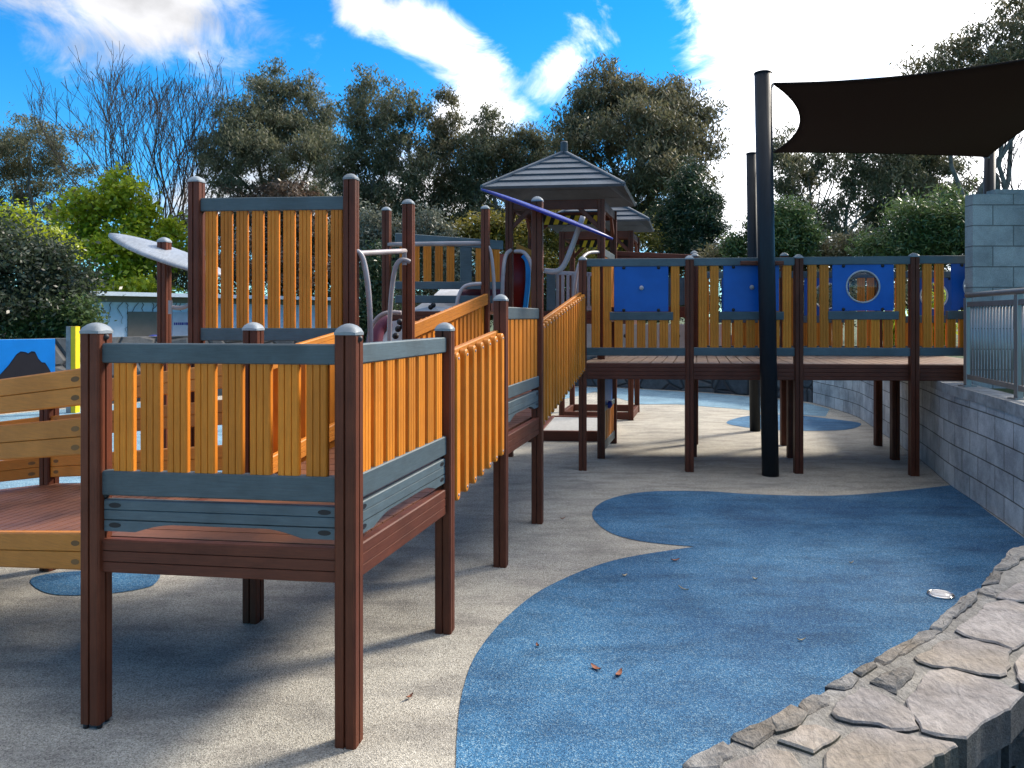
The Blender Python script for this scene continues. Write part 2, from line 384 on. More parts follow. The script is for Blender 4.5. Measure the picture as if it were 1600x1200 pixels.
def flat(name, col, rough=0.6, spec=0.3, var=0.08, scale=5):
    m, nt, N, L, b = mat(name)
    n = noise(N, L, worldpos(N), scale, 6, 0.6)
    L.new(ramp(N, L, n, [(0.3, tuple(x * (1 - var) for x in col)), (0.7, tuple(min(1, x * (1 + var)) for x in col))]), b.inputs['Base Color'])
    b.inputs['Roughness'].default_value = rough; b.inputs['Specular IOR Level'].default_value = spec
    return m
M_SAIL = flat('shade_cloth', (0.038, 0.030, 0.028), 0.9, 0.1, 0.15, 60)
def _sail(m):
    N, L = m.node_tree.nodes, m.node_tree.links; b = N['Principled BSDF']; t = N.new('ShaderNodeBsdfTranslucent'); t.inputs[0].default_value = (0.070, 0.052, 0.048, 1)
    ms = N.new('ShaderNodeMixShader'); ms.inputs[0].default_value = 0.5; out = [x for x in N if x.type == 'OUTPUT_MATERIAL'][0]
    L.new(b.outputs[0], ms.inputs[1]); L.new(t.outputs[0], ms.inputs[2]); L.new(ms.outputs[0], out.inputs[0])
_sail(M_SAIL)
M_WALLW = flat('pale_blue_wall', (0.62, 0.70, 0.80), 0.8)
M_EAVE = flat('eave_lining', (0.22, 0.21, 0.20), 0.8)
M_GUTTER = flat('white_fascia', (0.62, 0.68, 0.74), 0.5)
M_DOOR = flat('brown_shutter', (0.20, 0.16, 0.13), 0.6)
M_NOTICE = flat('notice_white', (0.55, 0.53, 0.60), 0.5)
M_INK = flat('ink_blue', (0.02, 0.02, 0.22), 0.5)
M_MBLUE = flat('mural_blue', (0.012, 0.26, 0.66), 0.6)
M_MBROWN = flat('mural_brown', (0.040, 0.024, 0.022), 0.7)
M_MLINE = flat('mural_outline', (0.012, 0.012, 0.02), 0.7)
M_TAPEY = flat('hazard_yellow', (0.62, 0.52, 0.04), 0.5)
M_TAPEK = flat('hazard_black', (0.012, 0.012, 0.012), 0.5)
M_LEAFBR = flat('fallen_leaf_brown', (0.26, 0.10, 0.055), 0.6, 0.3, 0.3, 60)
M_TWIG = flat('straw', (0.50, 0.42, 0.28), 0.7)
M_SAND = flat('sand_grey', (0.34, 0.34, 0.33), 0.9, 0.2, 0.15, 30)
def grassm():
    m, nt, N, L, b = mat('grass_ground')
    p = worldpos(N); n = noise(N, L, p, 0.6, 9, 0.65); n2 = noise(N, L, p, 30, 4, 0.7)
    c = ramp(N, L, n, [(0.3, (0.030, 0.045, 0.012)), (0.55, (0.055, 0.085, 0.020)), (0.75, (0.11, 0.085, 0.045))])
    c = mixc(N, L, 1.0, c, ramp(N, L, n2, [(0.3, (0.5, 0.5, 0.5)), (0.6, (1.1, 1.1, 1.1))]), 'MULTIPLY')
    L.new(c, b.inputs['Base Color']); b.inputs['Roughness'].default_value = 0.9
    bump(N, L, b, n2, 0.05, 0.8)
    return m
M_GRASS = grassm()
def glassm():
    m, nt, N, L, b = mat('clear_plastic')
    t = N.new('ShaderNodeBsdfTransparent'); t.inputs[0].default_value = (0.86, 0.88, 0.90, 1)
    g = N.new('ShaderNodeBsdfGlossy'); g.inputs['Roughness'].default_value = 0.05
    fr = N.new('ShaderNodeFresnel'); fr.inputs['IOR'].default_value = 1.45
    ms = N.new('ShaderNodeMixShader'); L.new(fr.outputs[0], ms.inputs[0]); L.new(t.outputs[0], ms.inputs[1]); L.new(g.outputs[0], ms.inputs[2])
    out = [x for x in N if x.type == 'OUTPUT_MATERIAL'][0]; L.new(ms.outputs[0], out.inputs[0])
    return m
M_CLEAR = glassm()
def foliage(name, cols, trans=0.35, gloss=0.35):
    m, nt, N, L, b = mat(name)
    g = N.new('ShaderNodeNewGeometry')
    n = noise(N, L, g.outputs['Position'], 0.55, 3, 0.5)
    ad = N.new('ShaderNodeMath'); ad.operation = 'MULTIPLY_ADD'; L.new(g.outputs['Random Per Island'], ad.inputs[0]); ad.inputs[1].default_value = 0.6
    sb = N.new('ShaderNodeMath'); sb.operation = 'MULTIPLY_ADD'; L.new(n, sb.inputs[0]); sb.inputs[1].default_value = 0.9; sb.inputs[2].default_value = -0.25
    L.new(sb.outputs[0], ad.inputs[2])
    c = ramp(N, L, ad.outputs[0], [(0.05, cols[0]), (0.5, cols[1]), (0.95, cols[2])])
    L.new(c, b.inputs['Base Color']); b.inputs['Roughness'].default_value = gloss; b.inputs['Specular IOR Level'].default_value = 0.45
    tr = N.new('ShaderNodeBsdfTranslucent'); L.new(c, tr.inputs[0])
    ms = N.new('ShaderNodeMixShader'); ms.inputs[0].default_value = trans
    out = [x for x in N if x.type == 'OUTPUT_MATERIAL'][0]
    L.new(b.outputs[0], ms.inputs[1]); L.new(tr.outputs[0], ms.inputs[2]); L.new(ms.outputs[0], out.inputs[0])
    return m
M_EUC = foliage('eucalypt_leaves', [(0.060, 0.068, 0.036), (0.125, 0.130, 0.070), (0.24, 0.225, 0.14)], 0.45, 0.5)
M_EUC2 = foliage('eucalypt_leaves_olive', [(0.062, 0.064, 0.032), (0.135, 0.128, 0.066), (0.26, 0.215, 0.125)], 0.45, 0.5)
M_LIME = foliage('lime_leaves', [(0.18, 0.22, 0.014), (0.36, 0.42, 0.025), (0.52, 0.55, 0.05)], 0.55)
M_DARKSH = foliage('dark_shrub_leaves', [(0.022, 0.034, 0.020), (0.050, 0.066, 0.036), (0.10, 0.12, 0.06)])
M_PINE = foliage('conifer_leaves', [(0.016, 0.032, 0.018), (0.035, 0.060, 0.026), (0.075, 0.10, 0.035)], 0.3)
M_MID = foliage('green_shrub_leaves', [(0.04, 0.065, 0.022), (0.085, 0.13, 0.04), (0.16, 0.21, 0.07)], 0.4)
M_OLIVE = foliage('golden_shrub_leaves', [(0.08, 0.075, 0.012), (0.18, 0.15, 0.022), (0.30, 0.24, 0.05)], 0.4)
M_GREYG = foliage('grey_green_leaves', [(0.06, 0.07, 0.05), (0.13, 0.14, 0.10), (0.22, 0.22, 0.17)], 0.35)
M_RUST = foliage('rusty_leaves', [(0.07, 0.05, 0.035), (0.15, 0.10, 0.07), (0.24, 0.17, 0.12)], 0.35)
M_BARK = stone('pale_bark', (0.08, 0.07, 0.06), (0.26, 0.23, 0.20), 5, 0.02)
M_BARKD = stone('dark_bark', (0.035, 0.028, 0.024), (0.11, 0.085, 0.07), 5, 0.02)

# ------------------------------------------------------------------ ground and setting
def sheet(name, poly, z, m, kind='structure'):
    mb = MB(); n = len(poly)
    area = sum(poly[i][0] * poly[(i + 1) % n][1] - poly[(i + 1) % n][0] * poly[i][1] for i in range(n))
    if area < 0: poly = poly[::-1]
    mb.add([(p[0], p[1], z) for p in poly], [list(range(n))])
    return struct(obj(name, mb, m), kind)
def smooth(pts, k=6, closed=False):
    pts = [Vector(p) for p in pts]; n = len(pts); out = []
    rng = n if closed else n - 1
    for i in range(rng):
        if closed: p0, p1, p2, p3 = pts[i - 1], pts[i], pts[(i + 1) % n], pts[(i + 2) % n]
        else: p0, p1, p2, p3 = pts[max(i - 1, 0)], pts[i], pts[i + 1], pts[min(i + 2, n - 1)]
        for j in range(k):
            t = j / k; t2 = t * t; t3 = t2 * t
            out.append(0.5 * ((2 * p1) + (p2 - p0) * t + (2 * p0 - 5 * p1 + 4 * p2 - p3) * t2 + (3 * p1 - p0 - 3 * p2 + p3) * t3))
    if not closed: out.append(pts[-1])
    return out

sheet('ground', [(-400, -200), (400, -200), (400, 900), (-400, 900)], -0.008, M_GRASS)
# plaza outline: block wall on the right, rubble wall round the back and left
BLOCK = [V(3.42, 4.7, 0), V(3.73, 5.64, 0), V(3.98, 6.6, 0), V(4.17, 7.38, 0), V(4.55, 8.6, 0), V(5.0, 10.3, 0), V(5.28, 11.4, 0), V(5.55, 12.6, 0), V(5.6, 14.4, 0)]
ROCKL = [V(5.6, 14.45, 0), V(5.1, 15.4, 0), V(4.07, 16.4, 0), V(2.37, 17.5, 0), V(0, 18.1, 0), V(-3, 17.6, 0), V(-6, 15.6, 0), V(-8.0, 13.4, 0), V(-9.3, 11.4, 0), V(-11.5, 9.2, 0), V(-13, 6, 0)]
blk = smooth(BLOCK, 6); rok = smooth(ROCKL, 6)
plaza = [(p.x, p.y) for p in blk + rok] + [(-13, -6), (4, -6), (3.6, 3.0)]
sheet('play_surface', plaza, 0.0, M_RUB)
# blue wave printed into the rubber
wave = smooth([gp(700, 1290), gp(712, 1200), gp(714, 1150), gp(722, 1085), gp(745, 1022), gp(795, 962), gp(860, 915), gp(960, 876), gp(1085, 855)], 6)
wave += smooth([gp(1085, 855), gp(1000, 846), gp(948, 830), gp(925, 803), gp(950, 781), gp(1010, 769), gp(1100, 768), gp(1180, 773), gp(1300, 775), gp(1400, 768), gp(1492, 758)], 6)
wave = [(p.x, p.y) for p in wave] + [(4.1, 7.0), (3.9, 6.35), (3.7, 5.6), (3.4, 4.72), (3.1, 3.4), (1.2, 1.3), (0.2, 0.9), (-.2, 1.2)]
sheet('blue_surface', wave, 0.004, M_RUBB)
p1 = smooth([gp(48, 912), gp(62, 900), gp(130, 893), gp(240, 893), gp(243, 912), gp(215, 922), gp(150, 930), gp(80, 929)], 5, True)
sheet('blue_surface', [(p.x, p.y) for p in p1], 0.004, M_RUBB)
p2 = smooth([gp(1135, 660), gp(1170, 650), gp(1230, 648), gp(1300, 655), gp(1345, 662), gp(1320, 672), gp(1230, 673), gp(1165, 668)], 5, True)
sheet('blue_surface', [(p.x, p.y) for p in p2], 0.004, M_RUBB)
p3 = [gp(930, 612), gp(1000, 632), gp(1060, 632), gp(1160, 640), gp(1210, 646), gp(1290, 651), V(5.5, 13.4, 0)] + [V(5.45, 14.3, 0), V(5.0, 15.2, 0), V(4.0, 16.25, 0), V(2.35, 17.35, 0), V(0, 17.9, 0), V(-3, 17.4, 0), V(-1.5, 15, 0), V(0.6, 14.2, 0)]
sheet('pale_blue_surface', [(p.x, p.y) for p in p3], 0.004, M_RUBL)
p4 = [(-12.8, 6.0), (-9.0, 6.6), (-6.2, 6.9), (-4.2, 7.1), (-3.0, 7.7), (-2.0, 9.4), (-2.6, 11.5), (-4.5, 13.6), (-6.2, 15.2), (-7.9, 13.2), (-9.2, 11.3), (-11.4, 9.0)]
sheet('pale_blue_surface', p4, 0.004, M_RUBL)

def ribbon_wall(name, line, h, th, m, cope=None, out=1.0, z0=0.0, bulge=0.0):
    """retaining wall with UVs in metres along a plan polyline; the outer face th behind it"""
    mb = MB(); uv = []; n = len(line); s = 0; vs = []; fs = []
    for i, p in enumerate(line):
        if i: s += (line[i] - line[i - 1]).length
        t = (line[min(i + 1, n - 1)] - line[max(i - 1, 0)]).normalized(); nr = V(t.y, -t.x, 0) * out
        for q, z, vv in ((p, z0, z0), (p, h, h), (p + nr * th, h, h + th), (p + nr * th, z0, z0)):
            vs.append((q.x, q.y, z)); uv.append((s, vv))
    for i in range(n - 1):
        for k in range(4):
            f = [i * 4 + k, (i + 1) * 4 + k, (i + 1) * 4 + (k + 1) % 4, i * 4 + (k + 1) % 4]
            fs.append(f if out < 0 else f[::-1])
    fs.append([0, 1, 2, 3]); fs.append([(n - 1) * 4 + k for k in (3, 2, 1, 0)])
    mb.add(vs, fs); mb.uv = uv
    return obj(name, mb, m)
wl = thing('retaining_wall', 'curved pale grey concrete block retaining wall below the steel fence', 'wall', (4.2, 7.4, 0))
def parent_keep(o, root):
    o.parent = root; o.location = -Vector(root.location); ROOT[o.name] = ROOT[root.name]
    return o
parent_keep(ribbon_wall('wall', blk, 0.86, 0.2, M_BLOCKR), wl)
mb = MB()
cl = [p.copy() for p in blk]
parent_keep(ribbon_wall('coping', [V(p.x - .012, p.y, 0) for p in blk], 0.955, 0.235, M_CONC, z0=0.862), wl)
rw = thing('rubble_wall', 'dark rubble stone wall curving round the back of the playground', 'wall', (0, 18, 0))
parent_keep(ribbon_wall('wall', rok, 1.22, 0.35, M_ROCK), rw)
# raised ground outside the walls
inner = [p for p in blk] + [p for p in rok]
mb = MB(); vs = []; fs = []
for i, p in enumerate(inner):
    c = V(-2, 8, 0); dv = (p - c).normalized()
    h = 0.90 if i < len(blk) else 1.1
    lo = 0.0 if i < len(blk) else -.55
    for k, (dist, dz) in enumerate(((0.15, 0), (3, 0.05 + lo * .5), (10, 0.1 + lo), (40, 0.2 + lo), (220, .6))):
        q = p + dv * dist; vs.append((q.x, q.y, h + dz))
for i in range(len(inner) - 1):
    for k in range(4): fs.append([i * 5 + k, i * 5 + k + 1, (i + 1) * 5 + k + 1, (i + 1) * 5 + k])
mb.add(vs, [f[::-1] for f in fs])
struct(obj('raised_ground', mb, M_GRASS))

# ------------------------------------------------------------------ play structure pieces
Z = V(0, 0, 1)
A = V(-.612, 2.905, 0); bv = V(.270, 1.035, 0); av = V(-1.02, .134, 0)
def node(i, j): return A + av * i + bv * j
ad = av.normalized(); bd = bv.normalized()
PW = 0.084
def post(root, p, z1, rot=-11, w=PW, z0=0.0, cap=True, bolts=(), label=None):
    u = V(math.cos(R(rot)), math.sin(R(rot)), 0); v = V(-u.y, u.x, 0)
    h = w / 2; c = 0.007; g = 0.0045; gd = 0.010
    side = [(-h + c, -h), (-g, -h), (-g * .7, -h + gd), (g * .7, -h + gd), (g, -h), (h - c, -h)]
    prof = []
    for k in range(4):
        ca, sa = [(1, 0), (0, 1), (-1, 0), (0, -1)][k]
        prof += [(x * ca - y * sa, x * sa + y * ca) for x, y in side]
    mb = MB(); mb.extrude(prof, V(p.x, p.y, z0), V(p.x, p.y, z1 - (0.040 if cap else 0)), u, v)
    o = obj('post', mb, M_POST, root)
    if label: o['label'] = label
    if cap:
        mb = MB(); n = 9; hw = h + 0.0045; vs = []; fs = []
        for i in range(n):
            for j in range(n):
                x = -1 + 2 * i / (n - 1); y = -1 + 2 * j / (n - 1)
                rr = 1 - 0.10 * (abs(x) * abs(y)) ** 3
                zz = 0.032 * (1 - abs(x) ** 2.4) ** .8 * 1.0 * (0.45 + 0.55 * (1 - abs(y) ** 2.4) ** .8) * (1 if True else 0)
                zz = 0.030 * (1 - max(abs(x), abs(y)) ** 2.3) + 0.004 * (1 - min(abs(x), abs(y)))
                q = V(p.x, p.y, z1 - 0.034 + zz) + u * x * hw * rr + v * y * hw * rr
                vs.append(q)
        for i in range(n - 1):
            for j in range(n - 1): fs.append([i * n + j, (i + 1) * n + j, (i + 1) * n + j + 1, i * n + j + 1])
        mb.add(vs, fs, 0, True)
        bord = [i * n for i in range(n)] + [(n - 1) * n + j for j in range(1, n)] + [i * n + n - 1 for i in range(n - 2, -1, -1)] + [j for j in range(n - 2, 0, -1)]
        ring = [vs[k] for k in bord]; m_ = len(ring)
        low = [V(q.x, q.y, z1 - 0.043) for q in ring]
        mb.add(ring + low, [[k, m_ + k, m_ + (k + 1) % m_, (k + 1) % m_] for k in range(m_)] + [list(range(m_, 2 * m_))], 0)
        obj('cap', mb, M_CAP, o)
    for bz, du, dv in bolts:
        mb = MB(); q = V(p.x, p.y, bz) + u * du * h + v * dv * h
        mb.dome(q, u * du + v * dv if abs(du) + abs(dv) < 2 else u, 0.013, 0.012, mi=0)
        obj('bolt', mb, M_BLACK, o)
    return o
def rail(root, p, q, zt0, zt1, h, t=0.045, g=0, m=None, name='rail', inset=0.03):
    """board on edge between two posts; top edge at zt0 .. zt1"""
    d = (q - p).normalized(); n = V(-d.y, d.x, 0)
    mb = MB(); a = p + d * inset; b = q - d * inset
    L_ = (q - p).length; s0 = zt0 + (zt1 - zt0) * inset / L_; s1 = zt1 - (zt1 - zt0) * inset / L_
    mb.board(V(a.x, a.y, s0 - h / 2), V(b.x, b.y, s1 - h / 2), h, t, Z, n, g)
    return obj(name, mb, m or M_GREY, root)
def slats(root, p, q, n, z0, z1, w=0.083, t=0.03, g=2, a=0.075, b=0.075, m=None, name='slat', dz=0.0):
    """n upright slats spread between two posts (a, b: clear of each post centre to first slat centre)"""
    d = (q - p).normalized(); nn = V(-d.y, d.x, 0); L_ = (q - p).length
    mb = MB(); c = p + d * a
    mb.board(V(c.x, c.y, z0), V(c.x, c.y, z1), w, t, d, nn, g)
    o = obj(name, mb, m or M_SLAT, root)
    st = (L_ - a - b) / max(1, n - 1)
    for k in range(1, n): shift_copy(o, d * st * k + V(0, 0, dz * k / max(1, n - 1)))
    return o
def toe(root, p, q, zt, h=0.123, inset=0.045, off=0.0):
    """kick board with an arched lower edge and bolt recesses"""
    d = (q - p).normalized(); n = V(d.y, -d.x, 0); mb = MB()
    a = p + d * inset + n * off; L_ = (q - p).length - 2 * inset
    hu = h * 0.64
    mb.board(V(a.x, a.y, zt - hu / 2), V(a.x, a.y, zt - hu / 2) + d * L_, hu, 0.034, Z, n, 1, 0.004, 0.005, 0.005)
    pr = [(0, -hu - .002), (0, -h)]
    e = 0.13 * L_ / 0.93; r = 0.16 * L_ / 0.93
    pr.append((e, -h))
    for k in range(1, 11): pr.append((e + r * k / 10, -h + (h - hu - 0.012) * math.sin(math.pi / 2 * k / 10)))
    for k in range(10, 0, -1): pr.append((L_ - e - r * k / 10, -h + (h - hu - 0.012) * math.sin(math.pi / 2 * k / 10)))
    pr += [(L_ - e, -h), (L_, -h), (L_, -hu - .002)]
    base = V(a.x, a.y, zt)
    mb.extrude(pr, base - n * 0.017, base + n * 0.017, d, Z)
    o = obj('toe_board', mb, M_GREY, root)
    for x in (0.045, L_ - 0.045):
        for z in (-hu * .27, -h * .80):
            mb = MB(); c = base + d * x + Z * z; pr = [(.026 * math.cos(math.pi * k / 8), .010 * math.sin(math.pi * k / 8)) for k in range(16)]
            mb.extrude(pr, c - n * .0178, c + n * .0178, d, Z); obj('bolt_recess', mb, M_BLACK, o)
    return o
def slat_round(root, p, w, t, z0, z1, d, n, name='slat'):
    """baluster with round ends, face normal n"""
    pr = []; r = w / 2
    for k in range(9): pr.append((r * math.cos(math.pi * k / 8), z1 - r + r * math.sin(math.pi * k / 8)))
    for k in range(9): pr.append((-r * math.cos(math.pi * k / 8), z0 + r - r * math.sin(math.pi * k / 8)))
    mb = MB(); b = V(p.x, p.y, 0)
    c = 0.006
    big = [(x * (r - c) / r, (z1 + z0) / 2 + (z - (z1 + z0) / 2) * ((z1 - z0) / 2 - c) / ((z1 - z0) / 2)) for x, z in pr]
    m_ = len(pr); vs = [b + d * x + Z * z for x, z in pr] + [b + d * x + Z * z + n * (t - c) for x, z in pr] + [b + d * x + Z * z + n * t for x, z in big]
    fs = [[k, (k + 1) % m_, m_ + (k + 1) % m_, m_ + k] for k in range(m_)] + [[m_ + k, m_ + (k + 1) % m_, 2 * m_ + (k + 1) % m_, 2 * m_ + k] for k in range(m_)]
    fs += [list(range(m_))[::-1], list(range(2 * m_, 3 * m_))]
    if d.cross(Z).dot(n) < 0: fs = [f[::-1] for f in fs]
    mb.add(vs, fs)
    for z in (z1 - r, z0 + r): mb.dome(b + Z * z + n * t, n, 0.008, 0.005, 10, 3, mi=1)
    return obj(name, mb, [M_SLAT, M_PIPE], root)
def ramp_side(root, p, q, zt0, zt1, h, n_, outn, a=0.1, b=0.08, w=0.062, bh=0.10, hb=None):
    """sloping ramp parapet: a grooved plank on the deck side, round-ended balusters outside"""
    d = (q - p).normalized(); L_ = (q - p).length; mb = MB()
    i0 = p + d * 0.03; i1 = q - d * 0.03
    bh = hb or bh
    mb.board(V(i0.x, i0.y, zt0 - bh / 2) - outn * .022, V(i1.x, i1.y, zt1 - bh / 2) - outn * .022, bh, 0.036, Z, outn, 2)
    obj('handrail_plank', mb, M_PLANK, root)
    mb = MB(); lo = h - 0.16
    mb.board(V(i0.x, i0.y, zt0 - lo) - outn * .022, V(i1.x, i1.y, zt1 - lo) - outn * .022, bh, 0.036, Z, outn, 2)
    obj('bottom_plank', mb, M_PLANK, root)
    c = p + d * a; sl = (zt1 - zt0) / L_
    z1 = zt0 + sl * a - 0.012
    o = slat_round(root, c, w, 0.036, z1 - h, z1, d, outn)
    st = (L_ - a - b) / (n_ - 1)
    for k in range(1, n_): shift_copy(o, d * st * k + Z * sl * st * k)
def deck(root, c00, c10, c11, c01, z00, z01, n=9, t=0.035, name='deck', m=None):
    """planked floor: boards run from side 0 to side 1; z00 at the c00/c10 end, z01 at the c01/c11 end"""
    prof_n = n; mb = MB(); vs = []; fs = []
    ys = []
    for k in range(n):
        ys += [(k / n + 0.0016, 0), ((k + 1) / n - 0.0055 / max(.3, (c01 - c00).length) * 1.0, 0)]
        if k < n - 1: ys += [((k + 1) / n - 0.0045 / max(.3, (c01 - c00).length), -0.018), ((k + 1) / n + 0.0010, -0.018)]
    for tt, dz in ys:
        z = z00 + (z01 - z00) * tt + dz
        for aa, bb in ((c00, c01), (c10, c11)):
            q = aa + (bb - aa) * tt; vs.append((q.x, q.y, z))
    m_ = len(ys)
    for tt, _ in (ys[0], ys[-1]):
        z = z00 + (z01 - z00) * tt - t
        for aa, bb in ((c00, c01), (c10, c11)):
            q = aa + (bb - aa) * tt; vs.append((q.x, q.y, z))
    for k in range(m_ - 1): fs.append([2 * k, 2 * k + 1, 2 * k + 3, 2 * k + 2])
    o = 2 * m_
    fs += [[o, o + 2, o + 3, o + 1], [0, o, o + 1, 1], [2 * m_ - 2, 2 * m_ - 1, o + 3, o + 2]]
    fs += [[2 * k for k in range(m_)] + [o + 2, o], [2 * k + 1 for k in range(m_)][::-1] + [o + 1, o + 3]]
    mb.add(vs, fs)
    # keep the walking side up
    bm = bmesh.new(); me = bpy.data.meshes.new('tmp'); me.from_pydata([tuple(v) for v in mb.v], [], mb.f); bm.from_mesh(me)
    bmesh.ops.recalc_face_normals(bm, faces=bm.faces); bm.to_mesh(me); bm.free()
    mb.f = [list(p.vertices) for p in me.polygons]; bpy.data.meshes.remove(me)
    return obj(name, mb, m or M_DECK, root)

# --- near corner platform
nA, nB, nL, nP = node(0, 0), node(0, 1), node(1, 0), node(1, 1)
t = thing('play_platform', 'nearest square platform with orange slats, grey rails and four brown posts', 'platform', ((nA + nP) / 2))
post(t, nA, 1.575, bolts=((1.518, 1, 0), (0.745, -1, 0)))
post(t, nB, 1.572, bolts=((1.512, -1, -.0),))
post(t, nL, 1.578, z0=0.018, bolts=((1.522, 1, 0), (0.90, 1, 0)))
post(t, nP, 1.572)
for sx in (-1, 1):
    for sy in (-1, 1):
        mb = MB(); mb.tube([nL + V(sx * .026, sy * .026, 0), nL + V(sx * .026, sy * .026, .02)], 0.011, 8); obj('levelling_foot', mb, M_BLACK, t)
D1 = 0.735
o_ = bd * .0
deck(t, nA + ad * .024 + bd * .024, nL - ad * .024 + bd * .024, nP - ad * .024 - bd * .024, nB + ad * .024 - bd * .024, D1, D1, 9)
for p, q in ((nA, nL), (nA, nB), (nL, nP), (nP, nB)):
    rail(t, p, q, D1 - .002, D1 - .002, 0.128, 0.045, 2, M_FASCIA, 'fascia_board')
for p, q in ((nL, nA), (nA, nB)):
    rail(t, p, q, 1.497, 1.497, 0.077, name='top_rail')
    rail(t, p, q, 1.0, 1.0, 0.095, name='bottom_rail')
    slats(t, p, q, 8, 0.985, 1.432, a=0.122, b=0.122)
    toe(t, p, q, 0.888)
# --- access ramp to the left
rd = V(-.90, .44, 0).normalized(); sl = -.118
t = thing('access_ramp', 'left ramp with timber look plank railings leading up to near platform', 'ramp', nL + rd * 1.5)
nS = V(-2.93, 4.90, 0); L2 = nL + rd * 3.2
def plank_rail(root, p, q, z, dz, h, outn, label=None, recess=True):
    d = (q - p).normalized(); L_ = (q - p).length; mb = MB()
    a = p + d * .035
    mb.board(V(a.x, a.y, z - h / 2), V(q.x, q.y, z + dz - h / 2), h, 0.04, Z, outn, 1, 0.006, 0.006)
    o = obj('railing_board', mb, M_PLANK, root)
    if recess:
        sv = (q - p + Z * dz).normalized(); pr = [(.026 * math.cos(math.pi * k / 8), .011 * math.sin(math.pi * k / 8)) for k in range(16)]
        for zz in (-h * .25, -h * .75):
            for e in (0.10, L_ - .1):
                mb = MB(); c = p + d * e + Z * (z + dz * e / L_ + zz)
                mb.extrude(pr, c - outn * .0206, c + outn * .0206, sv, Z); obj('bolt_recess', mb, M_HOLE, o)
    return o
on = V(-rd.y, rd.x, 0); on = -on if on.y > 0 else on
for z in (1.402, 1.205, 0.752):
    plank_rail(t, nL, L2, z, sl * 3.2, 0.148, on)
for z, dz in ((1.372, -.215), (1.175, -.205), (0.93, -.21)):
    plank_rail(t, nP, nS, z, dz, 0.135, on)
rd2 = (nS - nP).normalized(); S2 = nS + V(-1.0, 0.12, 0) * 1.6
for z, dz in ((1.157, -.2), (0.97, -.2), (0.72, -.2)):
    plank_rail(t, nS, S2, z, dz, 0.135, on)
post(t, nS, 1.22, rot=-20)
post(t, L2, 1.25, rot=-24)
post(t, S2, 1.1, rot=-24)
deck(t, nL + rd * .02, nP + rd * .02, nS + V(-.05, 0.05, 0), nL + rd * 1.75, D1, D1 - .2, 22)
deck(t, nL + rd * 1.752, nS + V(-.052, 0.05, 0), S2 + V(0, .05, 0), L2, D1 - .203, D1 - .42, 18)
rail(t, nS, S2 + V(0, .05, 0), .50, .30, .12, .04, 2, M_FASCIA, 'fascia_board')
# --- first sloping ramp B-C
nC, nD, nE = node(0, 2), node(0, 3), node(0, 5)
Q0, Q1, Q2 = node(1, 2) + V(.03, 0, 0), node(1, 3) + V(.0, 0, 0), node(1, 5) + V(.0, 0, 0)
nT = V(-2.12, 5.2, 0); nU = V(-1.35, 8.33, 0)
right_out = V(bd.y, -bd.x, 0); left_out = -right_out
t = thing('play_ramp', 'short sloping ramp with round ended orange balusters behind the near platform', 'ramp', ((nB + Q0) / 2))
ramp_side(t, nB, nC, 1.415, 1.515, 0.775, 7, right_out, a=0.115, b=0.075)
ramp_side(t, nP, Q0, 1.40, 1.53, 0.775, 7, left_out, a=0.115, b=0.1)
deck(t, nB + ad * .05, nP - ad * .05, Q0 - ad * .05, nC + ad * .05, D1, .82, 9)
# --- middle platform C-D
D2 = 0.825
t = thing('play_platform', 'middle platform between the two orange ramps, with tall posts behind', 'platform', ((nC + Q1) / 2))
post(t, nC, 1.745); post(t, nD, 2.535); post(t, Q0, 2.545); post(t, Q1, 2.535)
for p, q in ((nC, nD), (nC, Q0), (nD, Q1), (Q0, Q1)): rail(t, p, q, D2 - .002, D2 - .002, .128, .045, 2, M_FASCIA, 'fascia_board')
deck(t, nC + ad * .045, Q0 - ad * .045, Q1 - ad * .045, nD + ad * .045, D2, D2, 9)
rail(t, nC, nD, 1.665, 1.665, .082, name='top_rail'); rail(t, nC, nD, 1.145, 1.145, .085, name='bottom_rail')
slats(t, nC, nD, 8, 1.135, 1.60, a=.118, b=.118); toe(t, nC, nD, 1.035, .13)
# --- second sloping ramp D-E
D3 = 1.12
t = thing('play_ramp', 'longer sloping ramp with many orange balusters climbing to the blue panelled walkway', 'ramp', ((nD + Q2) / 2))
ramp_side(t, nD, nE, 1.545, 1.855, 0.80, 17, right_out, a=.10, b=.08)
ramp_side(t, Q1, Q2, 1.545, 1.845, 0.80, 17, left_out, a=.10, b=.08, hb=.115)
deck(t, nD + ad * .05, Q1 - ad * .05, Q2 - ad * .05, nE + ad * .05, D2, D3, 18)
# --- tall slatted screen
t = thing('slatted_screen', 'tall orange slatted screen with grey rails rising above the near platform', 'screen', ((nT + Q0) / 2))
post(t, nT, 2.545)
rail(t, nT, Q0, 2.395, 2.395, .090, name='top_rail'); rail(t, nT, Q0, 1.525, 1.525, .085, name='bottom_rail')
slats(t, nT, Q0, 9, 1.515, 2.312, a=.105, b=.095, w=.078)
